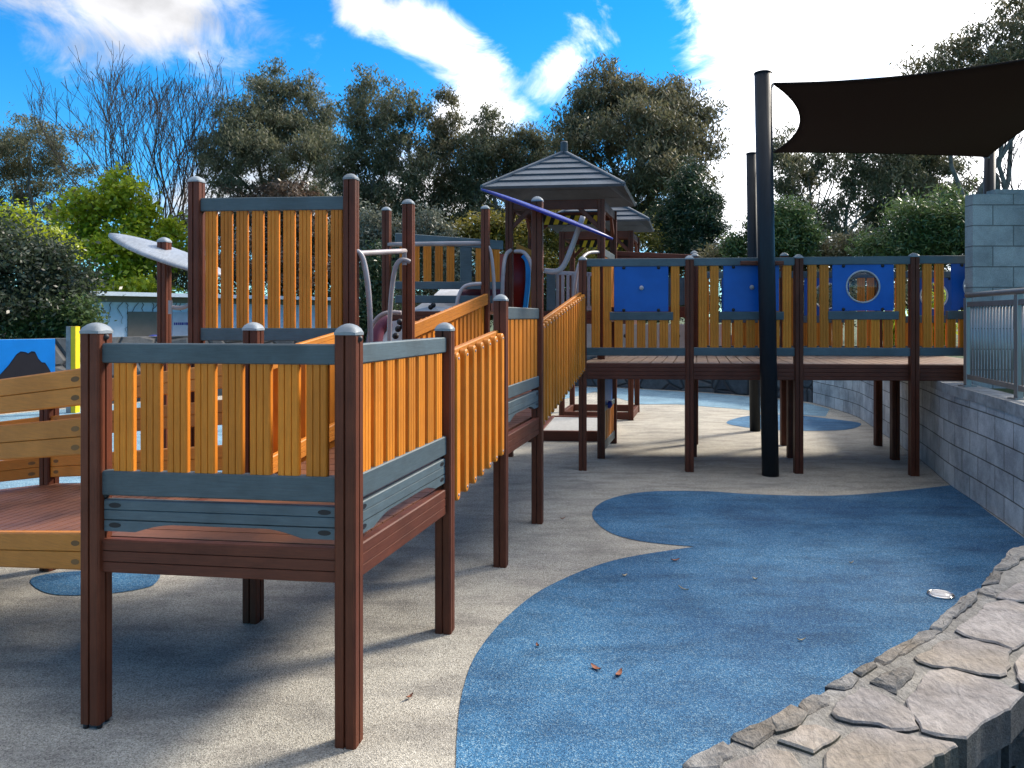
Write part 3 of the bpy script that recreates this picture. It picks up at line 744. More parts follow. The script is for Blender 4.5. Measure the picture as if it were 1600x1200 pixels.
# --- raised walkway with blue play panels
E0, F0, G0, H0 = nE, V(1.835, 8.01, 0), V(2.93, 7.92, 0), V(4.05, 7.80, 0)
K0 = V(5.0, 7.77, 0)
t = thing('raised_walkway', 'raised walkway on brown posts with blue play panels and orange slats', 'walkway', ((E0 + H0) / 2))
WT = 2.232
for p in (E0, F0, G0, H0): post(t, p, WT + .012 * (p.x - .7) / 3.3, rot=-5)
wk = (H0 - E0).normalized(); wn = V(wk.y, -wk.x, 0)
back = V(.24, .87, 0); back2 = V(.46, 1.72, 0)
for p in (F0, G0, H0): post(t, p + back, D3 - .13, rot=-5, cap=False)
BK = [E0 + back2, F0 + back2, G0 + back2, V(4.55, 9.62, 0)]
for k, p in enumerate(BK[1:]): post(t, p, 2.40 if k < 2 else 2.2, rot=-5)
deck(t, E0 - wn * .02 - wk * .02, BK[0] - wk * .02, V(5.3, 9.55, 0), K0 - wn * .02, D3, D3, 36, m=M_DECKSHEEN)
rail(t, E0, K0, D3 - .003, D3 - .003, .165, .045, 3, M_FASCIA, 'fascia_board', 0.0)
rail(t, BK[0], V(5.3, 9.6, 0), D3 - .003, D3 - .003, .165, .045, 3, M_FASCIA, 'fascia_board')
def panel(root, p, q, x0, x1, z0, z1, kind='knob', name='play_panel'):
    d = (q - p).normalized(); n = V(d.y, -d.x, 0); mb = MB()
    c = p + d * (x0 + x1) / 2; cz = (z0 + z1) / 2; w = x1 - x0; h = z1 - z0; tk = .019
    if kind == 'knob':
        mb.board(V(c.x, c.y, z0), V(c.x, c.y, z1), w, tk, d, n, 0, .004)
        o = obj(name, mb, M_BLUE, root)
        mb = MB(); cc = V(c.x, c.y, cz + .01) + n * tk / 2
        mb.tube([cc, cc + n * .03], .014, 12); mb.dome(cc + n * .03, n, .024, .016)
        obj('knob', mb, M_PIPE, o)
    else:
        r = min(w, h) * .335; m_ = 40; ring = []
        cc = V(c.x, c.y, cz + .01)
        out = []
        for k in range(m_):
            a = 2 * math.pi * k / m_; ca, sa = math.cos(a), math.sin(a)
            s = min((w / 2) / max(1e-6, abs(ca)), ((h / 2 - (.01 if sa > 0 else -.01))) / max(1e-6, abs(sa)))
            out.append((ca * s, sa * s)); ring.append((ca * r, sa * r))
        for k, (x, z) in enumerate(out):        # square the corners
            if abs(abs(x) - w / 2) < .03 and abs(abs(z) - h / 2) < .045: out[k] = (math.copysign(w / 2, x), math.copysign(h / 2, z) - .01)
        vs = []
        for off in (tk / 2, -tk / 2): vs += [cc + d * x + Z * z + n * off for x, z in out] + [cc + d * x + Z * z + n * off for x, z in ring]
        fs = []
        for k in range(m_):
            k2 = (k + 1) % m_
            fs += [[k, k2, m_ + k2, m_ + k], [2 * m_ + k, 3 * m_ + k, 3 * m_ + k2, 2 * m_ + k2], [k, 2 * m_ + k, 2 * m_ + k2, k2], [m_ + k, m_ + k2, 3 * m_ + k2, 3 * m_ + k]]
        if d.cross(Z).dot(n) < 0: fs = fs
        mb.add(vs, fs); o = obj(name, mb, M_BLUE, root)
        o['label'] = 'blue panel with a round clear window'
        mb = MB(); mb.tube([cc + n * .012 + d * (r + .004) * math.cos(2 * math.pi * k / 32) + Z * (r + .004) * math.sin(2 * math.pi * k / 32) for k in range(33)], .008, 8, caps=False)
        obj('window_ring', mb, M_WHITEP, o)
        mb = MB(); mb.dome(cc, n, r - .001, .05, 32, 7)
        obj('window', mb, M_CLEAR, o)
    for sx in (-.32, .32):
        for zz in (z0 + .014, z1 - .014):
            mb = MB(); mb.dome(V(c.x, c.y, zz) + d * sx * w + n * tk / 2, n, .018, .016, 10, 3); obj('bolt', mb, M_BLACK, o)
    return o
def walk_bay(root, p, q, tall_l, tall_r, px, kind, zt, half=False):
    """one bay: top and bottom rails, tall slats at both ends, panel over a mid rail over short slats"""
    L_ = (q - p).length; d = (q - p).normalized()
    rail(root, p, q, zt, zt, .082, name='top_rail'); rail(root, p, q, zt - .925, zt - .925, .085, name='bottom_rail')
    mb = None; first = None
    for x in tall_l + tall_r:
        if first is None:
            mb = MB(); c = p + d * x; n = V(d.y, -d.x, 0)
            mb.board(V(c.x, c.y, zt - .935), V(c.x, c.y, zt - .075), .087, .03, d, n, 2); first = obj('slat', mb, M_SLAT, root); x0 = x
        else: shift_copy(first, d * (x - x0))
    a, b = px
    rail(root, p + d * (a - .045), p + d * (b + .045), zt - .555, zt - .555, .085, .047, name='mid_rail', inset=0)
    panel(root, p, q, a, b, zt - .55, zt - .082, kind)
    tl = tall_l[-1]; n_ = 5; st = (tall_r[0] - tl) / 6 if tall_r else .119
    mb = MB(); c = p + d * (tl + st); n = V(d.y, -d.x, 0)
    mb.board(V(c.x, c.y, zt - .935), V(c.x, c.y, zt - .63), .087, .03, d, n, 2); o = obj('short_slat', mb, M_SLAT, root)
    for k in range(1, n_): shift_copy(o, d * st * k)
walk_bay(t, E0, F0, [.135, .255], [.955], (.325, .885), 'knob', 2.205)
walk_bay(t, F0, G0, [.135, .255], [.985], (.345, .905), 'knob', 2.208)
walk_bay(t, G0, H0, [.135, .255], [1.0], (.335, .93), 'window', 2.212)
walk_bay(t, H0, K0, [.13, .25], [], (.37, .93), 'window', 2.216)
# rear parapet of the walkway
walk_bay(t, BK[1], BK[2], [.135, .255], [1.0], (.335, .90), 'knob', 2.165)
walk_bay(t, BK[2], BK[3], [.135], [.95, 1.07], (.25, .80), 'window', 2.165)
walk_bay(t, BK[3], V(5.65, 9.52, 0), [.13, .25], [], (.37, .95), 'window', 2.165)
mb = MB(); c0, c1 = at(1157, 411, 7.84), at(1224, 411, 7.84)
mb.board(c0, c1, .04, .04, Z, wn, 0); obj('clamp_bar', mb, M_FASCIA, t)
# panel hung between tower posts under the walkway
# --- roofed towers
def tower(fl, fr, br, bl, eave, apex, dk, ptop, label, tape_front=True, over=.27, frame=False):
    c = (fl + fr + br + bl) / 4
    t = thing('roofed_tower', label, 'tower', c, 'roofed towers of the play structure')
    for p in (fl, fr, br, bl): post(t, p, ptop, rot=-11, cap=False)
    cs = [p + (p - c).normalized() * over * 1.414 for p in (fl, fr, br, bl)]
    cs = [V(p.x, p.y, eave) for p in cs]; ap = V(c.x, c.y, apex)
    mb = MB(); n = 6; vs = []; fs = []
    for k in range(4):                                            # lapped boards on each face
        a, b = cs[k], cs[(k + 1) % 4]; nr = (b - a).cross(ap - a).normalized()
        if nr.z < 0: nr = -nr
        for i in range(n):
            t0, t1 = i / n, (i + 1.12) / n if i < n - 1 else 1.0
            q = [a + (ap - a) * t0, b + (ap - b) * t0, b + (ap - b) * t1, a + (ap - a) * t1]
            o = len(vs); up0 = nr * .028; up1 = nr * .006
            vs += [q[0] + up0, q[1] + up0, q[2] + up1, q[3] + up1, q[0] - nr * .004, q[1] - nr * .004, q[2] - nr * .006, q[3] - nr * .006]
            fs += [[o, o + 1, o + 2, o + 3], [o + 4, o + 7, o + 6, o + 5], [o, o + 4, o + 5, o + 1], [o + 1, o + 5, o + 6, o + 2], [o + 2, o + 6, o + 7, o + 3], [o + 3, o + 7, o + 4, o]]
    mb.add(vs, fs); roof = obj('roof', mb, M_ROOF, t)
    for k in range(4):
        mb = MB(); a = cs[k] + Z * .022; mb.board(a, ap + Z * .02, .055, .05, V(-(ap - a).y, (ap - a).x, 0).normalized(), Z, 0, .012); obj('hip_cap', mb, M_ROOF, roof)
    mb = MB(); u = wk; v = wn
    mb.board(ap - Z * .03, ap + Z * .13, .085, .085, u, v, 1, .01, .008, .008)
    mb.dome(ap + Z * .13, Z, .046, .02, 16, 4); obj('finial', mb, M_ROOF, roof)
    for k, (p, q) in enumerate(((fl, fr), (fr, br), (bl, br), (fl, bl))):
        rail(t, p, q, ptop + .0, ptop + .0, .11, .045, 0, M_FASCIA, 'beam')
        d = (q - p).normalized(); nn = V(d.y, -d.x, 0)
        for s, e, sg in ((p, d, 1), (q, -d, -1)):                  # knee braces
            mb = MB(); mb.board(V(s.x, s.y, ptop - .34), V(s.x, s.y, ptop - .06) + e * .28, .05, .035, (Z - e).normalized(), nn, 0); obj('brace', mb, M_FASCIA, t)
    # hazard stripes on the inside of the far beams
    for (p, q) in (((bl, br),) if tape_front else ((bl, br), (fl, fr))):
        d = (q - p).normalized(); nn = V(d.y, -d.x, 0); mb = MB(); L_ = (q - p).length
        o = p + nn * .026
        mb.extrude([(.12, -.16), (L_ - .12, -.16), (L_ - .12, -.04), (.12, -.04)], o + Z * ptop - nn * .003, o + Z * ptop + nn * .001, d, Z, 1)
        k = 0; x = .16
        while x < L_ - .26:
            mb.extrude([(x, -.155), (x + .06, -.155), (x + .10, -.045), (x + .04, -.045)], o + Z * ptop, o + Z * ptop + nn * .004, d, Z, 0); x += .12
        obj('hazard_tape', mb, [M_TAPEY, M_TAPEK], t)
    for p, q in ((fl, fr), (fr, br), (bl, br), (fl, bl)): rail(t, p, q, dk - .002, dk - .002, .128, .045, 2, M_FASCIA, 'fascia_board')
    deck(t, fl, fr, br, bl, dk, dk, 9)
    if frame:
        for p, q in ((fl, fr), (fr, br), (bl, br), (fl, bl)): rail(t, p, q, .12, .12, .11, .06, 0, M_FASCIA, 'ground_beam')
    return t
FL, FR, BR, BL = V(-.03, 8.87, 0), V(1.01, 8.76, 0), V(1.285, 9.80, 0), V(.25, 9.92, 0)
t1 = tower(FL, FR, BR, BL, 3.03, 3.57, 1.665, 2.93, 'nearer roofed tower with pyramid roof of grey boards')
F2 = [V(.78, 12.1, 0), V(1.84, 11.98, 0), V(2.10, 13.0, 0), V(1.02, 13.1, 0)]
t3 = tower(*F2, 3.05, 3.58, 1.6, 2.93, 'farther roofed tower half hidden behind the nearer tower roof', True, frame=True)
# parapets of the nearer tower
s0 = FL + (FR - FL) * .47; s1 = FL + (FR - FL) * .97
slats(t1, s0, s1, 8, 1.70, 2.09, w=.035, t=.03, g=0, a=.06, b=.05, m=M_PIPE, name='baluster')
rail(t1, s0, s1, 2.125, 2.10, .045, .03, m=M_PIPE, name='top_rail'); rail(t1, s0, s1, 1.72, 1.72, .05, .03, m=M_PIPE, name='bottom_rail')
mb = MB(); mb.board(at(861, 485, 8.7), at(861, 425, 8.7), .10, .03, wk, wn, 0); obj('infill_board', mb, M_GREY, t1)
slats(t1, FR + bd * .05, BR, 7, 1.72, 2.30, a=.12, b=.12)
rail(t1, FR, BR, 2.38, 2.38, .085, name='top_rail')
# hung panel under tower deck facing the sun
tp = thing('activity_panel', 'low panel of orange slats and blue board between two brown posts under the walkway', 'play panel', ((FR + BR) / 2))
rail(tp, FR, BR, .98, .98, .08, name='top_rail'); rail(tp, FR, BR, .17, .17, .10, name='bottom_rail')
slats(tp, FR, BR, 7, .16, .52, a=.12, b=.12)
rail(tp, FR, BR, .57, .57, .06, name='mid_rail')
mb = MB(); cpt = (FR + BR) / 2
mb.board(V(cpt.x, cpt.y, .57), V(cpt.x, cpt.y, .91), .72, .02, bd, right_out, 0); bp = obj('board', mb, M_BLUE, tp)
mb = MB(); mb.dome(cpt + Z * .56 + right_out * .02 - bd * .1, right_out, .05, .05); obj('knob', mb, M_BLUEDK, bp)
# brown plank and grey rail beyond the walkway
tb = thing('slatted_barrier', 'barrier of brown planks running from the nearer tower behind the walkway rail', 'barrier', ((BR + BK[1]) / 2))
for z in (2.44, 2.375): rail(tb, BR + bd * .1, BK[1] + V(0.02, .12, 0), z, z - .05, .062, .04, 0, M_FASCIA, 'plank')
slats(tb, BR + bd * .1, BK[1] + V(0.02, .12, 0), 5, 1.75, 2.1, w=.09, a=.15, b=.15, m=M_GREY)
rail(tb, BR + bd * .1, BK[1] + V(0.02, .12, 0), 1.73, 1.73, .14, .045, 2, M_FASCIA, 'fascia_board')
post(tb, BK[1] + V(.10, .45, 0), 2.47, rot=-5)
tw = thing('white_climbing_wall', 'white moulded wall seen through the slats below the walkway panels', 'climbing wall', V(1.8, 10.6, 0))
mb = MB(); mb.board(V(1.75, 10.6, 1.06), V(1.75, 10.6, 1.50), 2.3, .05, wk, wn, 0); obj('panel', mb, M_WHITEP, tw)
for k in range(4):
    mb = MB(); mb.dome(V(1.2 + .35 * k, 10.575 - .03 * k, 1.22 + .12 * (k % 2)), wn, .03, .03); obj('hand_hold', mb, M_BLACK, tw)

# --- upper platform and far barrier
tu = thing('upper_platform', 'upper platform behind the second ramp with slanted grey rail and orange slats', 'platform', ((nU + FL) / 2))
post(tu, Q2, 2.785); post(tu, nU, 2.785)
rail(tu, nU, Q2, 1.66, 1.66, .13, .045, 2, M_FASCIA, 'fascia_board')
deck(tu, Q2, nU, nU + bd * .95, Q2 + bd * .95, 1.66, 1.66, 9)
fb0, fb1 = nU + V(.05, .10, 0), FL + V(-.05, .0, 0)
fd = (fb1 - fb0).normalized(); fL = (fb1 - fb0).length
rail(tu, fb0, fb1, 2.515, 2.47, .105, name='top_rail'); rail(tu, fb0, fb1, 1.985, 2.0, .085, name='bottom_rail'); rail(tu, fb0, fb1, 1.835, 1.84, .085, name='lower_rail')
ps_ = [.17, .30, .43, .56]
slats(tu, fb0, fb0 + fd * .75, 5, 1.98, 2.42, w=.088, a=.12, b=.10)
mb = MB(); c = fb0 + fd * .83; mb.board(V(c.x, c.y, 1.98), V(c.x, c.y, 2.44), .13, .035, fd, V(fd.y, -fd.x, 0), 0); obj('grey_board', mb, M_GREY, tu)
slats(tu, fb0 + fd * .88, fb1, 4, 1.98, 2.41, w=.088, a=.11, b=.11)

# white faceted climber with black holds
tc_ = thing('faceted_climber', 'white faceted climbing surface with black holds behind the second ramp', 'climber', V(-1.0, 9.0, 0))
def facets(pts, tris, name='panel', th=.05):
    mb = MB(); n = len(pts); b = [p + V(.03, th, -.0) for p in pts]
    mb.add(pts + b, [list(f) for f in tris] + [[n + i for i in f][::-1] for f in tris])
    ed = {}
    for f in tris:
        for i in range(len(f)): ed.setdefault(tuple(sorted((f[i], f[(i + 1) % len(f)]))), []).append((f[i], f[(i + 1) % len(f)]))
    mb.f += [[e[0][1], e[0][0], n + e[0][0], n + e[0][1]] for e in ed.values() if len(e) == 1]
    k = len(mb.f) - len(mb.m); mb.m += [0] * k; mb.smooth += [False] * k
    return obj(name, mb, M_WHITEP, tc_)
pa = [at(676, 463, 9.3), at(690, 450, 9.6), at(718, 451, 9.6), at(740, 468, 9.3), at(735, 500, 9.2), at(690, 505, 9.1), at(640, 500, 9.2), at(660, 473, 9.3)]
facets(pa, [(0, 1, 2), (0, 2, 3), (0, 3, 4), (0, 4, 5), (0, 5, 6, 7)])
pb = [at(640, 486, 8.6), at(662, 472, 8.7), at(676, 478, 8.6), at(700, 478, 8.7), at(712, 500, 8.5), at(640, 510, 8.5)]
facets(pb, [(0, 1, 2), (0, 2, 5), (2, 3, 4), (2, 4, 5)])
pc = [at(588, 540, 6.9), at(600, 524, 6.9), at(613, 502, 6.9), at(634, 498, 6.9), at(640, 545, 6.8), at(606, 560, 6.8), at(560, 548, 6.8), at(585, 522, 7.0)]
facets(pc, [(0, 1, 2), (0, 2, 3), (0, 3, 4, 5), (0, 5, 6), (0, 6, 7), (0, 7, 1)])
for px, py, d in ((727, 456, 9.2), (735, 460, 9.15), (673, 480, 8.5), (677, 477, 8.5), (625, 503, 6.82), (622, 514, 6.82), (630, 510, 6.82), (618, 525, 6.8)):
    mb = MB(); mb.dome(at(px, py, d), V(0, -1, .2), .03, .03, 10, 3); obj('hand_hold', mb, M_BLACK, tc_)
tpp = thing('purple_climber', 'dark purple moulded climber beside the curved grab rails', 'climber', V(-.35, 9.2, 0))
mb = MB()
pts = smooth([at(722, 463, 8.9), at(740, 455, 9.0), at(765, 458, 9.1), at(790, 468, 9.2)], 5)
mb.tube(pts, [.06 + .03 * math.sin(k / len(pts) * 3.1) for k in range(len(pts))], 10); obj('body', mb, M_PURPLE, tpp)
mb = MB(); pts = smooth([at(584, 540, 6.6), at(590, 512, 6.65), at(606, 500, 6.7)], 5); mb.tube(pts, .07, 10); obj('body', mb, M_PURPLE, tpp)
# red tunnel with light blue rim
tt = thing('tunnel', 'red curved tunnel with a light blue rim inside the nearer tower', 'tunnel', V(.1, 9.3, 0))
mb = MB(); c = at(800, 440, 9.45); c.z = 0
vs = []; fs = []; K = 14
for k in range(K + 1):
    a = R(-75 + 150 * k / K); q = c + V(.27 * math.sin(a), .10 - .27 * math.cos(a), 0)
    q2 = c + V(.25 * math.sin(a), .10 - .25 * math.cos(a), 0)
    zt = 2.36 - .05 * (1 - math.cos(a)) 
    vs += [(q.x, q.y, 1.67), (q.x, q.y, zt), (q2.x, q2.y, 1.67), (q2.x, q2.y, zt)]
for k in range(K):
    o = 4 * k; fs += [[o, o + 4, o + 5, o + 1], [o + 2, o + 3, o + 7, o + 6], [o + 1, o + 5, o + 7, o + 3], [o, o + 2, o + 6, o + 4]]
fs += [[0, 1, 3, 2], [4 * K, 4 * K + 2, 4 * K + 3, 4 * K + 1]]
mb.add(vs, fs, 0, True); obj('shell', mb, M_RED, tt)
mb = MB(); mb.tube(smooth([at(817, 399, 9.3), at(824, 410, 9.3), at(825, 440, 9.3), at(822, 470, 9.3), at(820, 486, 9.3)], 6), .032, 10); obj('rim', mb, M_CYAN, tt)
mb = MB(); p0 = at(807, 385, 9.4); p1 = at(832, 396, 9.4); mb.board(p0, p1, .07, .04, Z, V(0, 1, 0), 1); obj('arch_board', mb, M_PLANK, tt)
mb = MB(); p0 = at(830, 400, 9.4); p1 = at(830, 486, 9.4); mb.board(p1, p0, .085, .04, V(1, 0, 0), V(0, 1, 0), 1); obj('arch_board', mb, M_PLANK, tt)

# --- sand tray under the tower
ts = thing('sand_tray', 'low brown framed tray of grey sand on the ground under the tower', 'sand tray', V(.75, 10.6, 0))
a0, a1, a2, a3 = V(.35, 10.0, 0), V(1.22, 9.95, 0), V(1.5, 11.4, 0), V(.6, 11.5, 0)
for p, q in ((a0, a1), (a1, a2), (a3, a2), (a0, a3)): rail(ts, p, q, .13, .13, .13, .07, 0, M_FASCIA, 'frame_beam', 0.0)
mb = MB(); mb.prism([(p.x, p.y) for p in (a0, a1, a2, a3)], .02, .115); obj('sand', mb, M_SAND, ts)

# --- leaf shaped shade panels
def leaf_disc(name, label, c, maj, mnr, m_top, m_bot, postroot=None):
    t = thing(name, label, 'shade panel', c, 'leaf shaped shade panels')
    nr = maj.cross(mnr).normalized(); nr = nr if nr.z > 0 else -nr
    mb = MB(); n = 40; rings = 5
    def P(r, k, side):
        a = 2 * math.pi * k / n; bow = .018 * (1 - r * r)
        x, y = math.cos(a), math.sin(a); y *= 1 - .25 * abs(x) ** 3
        return c + maj * r * x + mnr * r * y + nr * (bow + side * .012 * (1 if r < .99 else .7))
    vs = []; fs = []
    for side in (1, -1):
        vs.append(P(0, 0, side))
        for i in range(1, rings + 1): vs += [P(i / rings, k, side) for k in range(n)]
    half = 1 + rings * n
    def idx(s, i, k): return s * half + (0 if i == 0 else 1 + (i - 1) * n + k % n)
    for s in (0, 1):
        for k in range(n):
            f = [idx(s, 0, 0), idx(s, 1, k), idx(s, 1, k + 1)]; fs.append(f if s == 0 else f[::-1])
            for i in range(1, rings):
                f = [idx(s, i, k), idx(s, i + 1, k), idx(s, i + 1, k + 1), idx(s, i, k + 1)]; fs.append(f if s == 0 else f[::-1])
    for k in range(n): fs.append([idx(0, rings, k), idx(1, rings, k), idx(1, rings, k + 1), idx(0, rings, k + 1)])
    if maj.cross(mnr).dot(nr) < 0: fs = [f[::-1] for f in fs]
    mb.add(vs, fs, 0, True); mb.m = [0] * len(mb.f)
    obj('panel', mb, m_top, t)
    return t
maj = (at(957, 371, 5.85) - at(750, 293, 6.05)) / 2
tl = leaf_disc('leaf_canopy', 'blue leaf shaped shade panel tilted on a tall post before the tower', at(853, 334, 5.98), maj, V(.02, .25, .028), M_BLUEDK, M_PURPLE)
def pipe(root, pts, r=.019, name='pipe', m=None):
    mb = MB(); mb.tube(smooth([at(*p) for p in pts], 6), r, 12); return obj(name, mb, m or M_PIPE, root)
pipe(tl, [(851, 423, 6.0), (868, 424, 5.97), (880, 416, 5.95), (892, 390, 5.92), (911, 338, 5.9)], .021, 'support_pipe')
nV = V(-2.84, 6.32, 0)
maj = (at(352, 428, 6.25) - at(170, 364, 6.35)) / 2
ts2 = leaf_disc('leaf_canopy', 'silver leaf shaped shade panel on a brown post above the left buildings', at(261, 398, 6.27), maj, V(.02, -.215, -.062), M_SILVER, M_SILVER)
post(ts2, nV, 2.25)
pipe(ts2, [(266, 480, 6.27), (285, 481, 6.27), (300, 474, 6.27)], .017, 'support_pipe')
mb = MB(); q = at(266, 480, 6.25); mb.board(q - Z * .055, q + Z * .055, .035, .008, V(1, 0, 0), V(0, 1, 0), 0); obj('mounting_plate', mb, M_PIPE, ts2)

# --- grab rails
def grab(label, runs, r=.019):
    p = at(*runs[0][0]); t = thing('grab_rail', label, 'grab rail', (p.x, p.y, 0), 'painted pipe grab rails')
    for run in runs: pipe(t, run, r)
    return t
grab('curved pipe grab rail leaving the post right of the tall slatted screen', [[(548, 396, 5.12), (558, 393, 5.12), (567, 405, 5.14), (574, 440, 5.16), (578, 490, 5.2), (579, 545, 5.25)]])
grab('straight pipe bar between the tall screen post and the next tall post', [[(540, 397, 5.2), (633, 392, 6.08)]])
g = grab('bent pipe grab rail on the left side of a tall post above near platform', [[(640, 409, 6.05), (628, 406, 6.02), (618, 418, 6.0), (612, 455, 6.0), (609, 500, 6.0), (608, 545, 6.0)]])
mb = MB(); q = at(632, 404, 6.03); mb.board(q - Z * .05, q + Z * .05, .035, .01, V(1, 0, 0), V(0, 1, 0), 0); obj('mounting_plate', mb, M_PIPE, g)
grab('low hoop of pipe near the purple and white climbers, left of tall post', [[(578, 540, 6.5), (579, 515, 6.5), (590, 497, 6.5), (605, 489, 6.5), (627, 489, 6.5)]])
grab('long level pipe bar across the upper platform between two tall posts', [[(606, 382, 8.3), (752, 380, 8.2)]], .024)
grab('thin curved pipe grab rail on the right of the upper platform post', [[(758, 383, 8.2), (766, 392, 8.2), (771, 430, 8.2), (773, 488, 8.2)]])
grab('short hoop of pipe left of upper platform post over the ramp plank', [[(713, 488, 8.1), (716, 464, 8.1), (727, 447, 8.1), (752, 443, 8.1)]])
grab('pair of arched pipe rails at the left front post of nearer tower', [[(784, 490, 8.6), (786, 430, 8.6), (790, 400, 8.7), (798, 391, 8.8)], [(804, 393, 8.8), (818, 394, 8.75), (828, 408, 8.7), (835, 432, 8.7)]], .022)
grab('slim bent pipe rail rising behind the first walkway post', [[(896, 480, 8.25), (899, 440, 8.25), (906, 410, 8.3), (918, 396, 8.5), (935, 394, 8.7)]])

# --- shade sail and its poles
def pole(label, base, top, r):
    t = thing('shade_pole', label, 'pole', base, 'steel poles holding the shade sail')
    mb = MB(); mb.tube([base, top], r, 24); o = obj('shaft', mb, M_POLE, t)
    mb = MB(); mb.tube([top - Z * .002, top + Z * .012], r + .004, 24); mb.dome(top + Z * .012, Z, r, .012, 24, 3); obj('end_cap', mb, M_POLE, t)
    return t
S1b, S1t = V(2.605, 7.80, 0), V(2.51, 7.74, 4.03)
S2b, S2t = V(3.41, 10.85, 0), V(3.33, 10.75, 3.86)
S3b, S3t = V(6.86, 11.2, 1.0), V(6.86, 11.1, 3.98)
S4b, S4t = V(5.85, 5.6, 1.0), V(5.85, 5.6, 4.1)
pole('tall dark grey pole in front of the blue walkway panels', S1b, S1t, .083)
pole('dark grey pole just behind and left of the tallest pole', S2b, S2t, .073)
pole('short visible dark pole end above the block wall under the sail corner', S3b, S3t, .075)
c1, c2, c3, c4 = at(1209, 131, 7.72), at(1209, 238, 10.7), at(1543, 245, 11.0), V(5.62, 6.05, 3.93)
N_ = 24; mb = MB(); vs = []; fs = []
def edge(a, b, tt, sag):
    m = (a + b) / 2; cen = (c1 + c2 + c3 + c4) / 4; inw = (cen - m); inw.z = 0; inw.normalize()
    return a + (b - a) * tt + inw * sag * 4 * tt * (1 - tt)
for i in range(N_ + 1):
    for j in range(N_ + 1):
        u, v = i / N_, j / N_
        e0 = edge(c1, c4, u, .42); e1 = edge(c2, c3, u, .10); f0 = edge(c1, c2, v, .30); f1 = edge(c4, c3, v, .16)
        p = e0 * (1 - v) + e1 * v + f0 * (1 - u) + f1 * u - (c1 * (1 - u) * (1 - v) + c4 * u * (1 - v) + c2 * (1 - u) * v + c3 * u * v)
        p.z -= .10 * math.sin(math.pi * u) * math.sin(math.pi * v)
        vs.append(p)
m_ = N_ + 1
vs2 = [p + Z * .006 for p in vs]
for i in range(N_):
    for j in range(N_):
        a = i * m_ + j; f = [a, a + 1, a + m_ + 1, a + m_]; fs.append(f); fs.append([k + m_ * m_ for k in f][::-1])
for i in range(N_):
    for a, b in ((i, i + 1), (N_ * m_ + i + 1, N_ * m_ + i), ((i + 1) * m_, i * m_), (i * m_ + N_, (i + 1) * m_ + N_)):
        fs.append([b, a, a + m_ * m_, b + m_ * m_])
mb.add(vs + vs2, fs, 0, True)
tsail = thing('shade_sail', 'dark brown fabric shade sail stretched between poles at upper right', 'shade sail', (c1 + c3) / 2)
obj('cloth', mb, M_SAIL, tsail)
mb = MB(); hem = [edge(c1, c4, k / 20, .42) for k in range(21)]; mb.tube([p + Z * .003 for p in hem], .011, 8)
mb.tube([edge(c1, c2, k / 20, .30) + Z * .003 for k in range(21)], .011, 8); mb.tube([edge(c2, c3, k / 20, .10) + Z * .003 for k in range(21)], .011, 8); mb.tube([edge(c4, c3, k / 20, .16) + Z * .003 for k in range(21)], .011, 8)
obj('hem', mb, M_SAIL, tsail)
for a, b in ((c1, S1t - Z * .12), (c1, S1t - Z * .30), (c2, S2t - Z * .08), (c3, S3t - Z * .12), (c4, S4t - Z * .1)):
    mb = MB(); mb.tube([a, a + (b - a) * .3, b], .008, 8); mb.tube([a + (b - a) * .25, a + (b - a) * .7], .014, 8); obj('turnbuckle', mb, M_STEEL, tsail)

# --- block wall beyond the fence
def block_box(root, x0, x1, y0, y1, z0, z1, name, m):
    mb = MB(); vs = []; fs = []; uv = []
    for a, b in (((x0, y0), (x1, y0)), ((x1, y0), (x1, y1)), ((x1, y1), (x0, y1)), ((x0, y1), (x0, y0))):
        L_ = math.hypot(b[0] - a[0], b[1] - a[1]); o = len(vs)
        vs += [(a[0], a[1], z0), (b[0], b[1], z0), (b[0], b[1], z1), (a[0], a[1], z1)]; uv += [(.005, 0), (L_ + .005, 0), (L_ + .005, z1 - z0), (.005, z1 - z0)]; fs.append([o, o + 1, o + 2, o + 3])
    o = len(vs); vs += [(x0, y0, z1), (x1, y0, z1), (x1, y1, z1), (x0, y1, z1)]; uv += [(0, 0.05), (.01, 0.05), (.01, 0.06), (0, 0.06)]; fs.append([o, o + 1, o + 2, o + 3])
    mb.add(vs, fs); mb.uv = uv
    return obj(name, mb, m, root)
tbw = thing('block_wall', 'tall grey concrete block wall end standing behind the steel fence at right', 'wall', (6, 7.6, .9))
block_box(tbw, 4.466, 9.0, 7.5, 7.63, .885, 2.79, 'wall', M_BLOCK)
block_box(tbw, 4.68, 9.0, 7.495, 7.635, 2.792, 2.835, 'capping', M_CONC)

# --- stainless fence on the retaining wall
tf = thing('steel_fence', 'stainless steel bar fence with handrail on top of the retaining wall', 'fence', (4.3, 7.0, .95))
fl_ = smooth([V(3.2, 3.6, 0), V(3.53, 4.7, 0), V(3.84, 5.60, 0), V(4.09, 6.57, 0), V(4.235, 7.2, 0)], 12)
dist = [0]
for k in range(1, len(fl_)): dist.append(dist[-1] + (fl_[k] - fl_[k - 1]).length)
def along(s):
    for k in range(1, len(fl_)):
        if dist[k] >= s: return fl_[k - 1].lerp(fl_[k], (s - dist[k - 1]) / (dist[k] - dist[k - 1]))
    return fl_[-1].copy()
TL = dist[-1]; sp_ = 1.17
mb = MB(); mb.tube([along(TL - .0 - s * .1) + Z * 1.80 for s in range(int(TL / .1))], .024, 14); obj('handrail', mb, M_STEEL, tf)
for zz, nm in ((1.715, 'upper_rail'), (1.045, 'lower_rail')):
    pts = [along(TL - s * .1) for s in range(int(TL / .1))]
    mb = MB()
    for a, b in zip(pts, pts[1:]):
        dd = (b - a).normalized(); mb.board(a + Z * zz, b + Z * zz, .045, .03, Z, V(-dd.y, dd.x, 0), 0, .003)
    obj(nm, mb, M_STEEL, tf)
s = TL - .01; k = 0
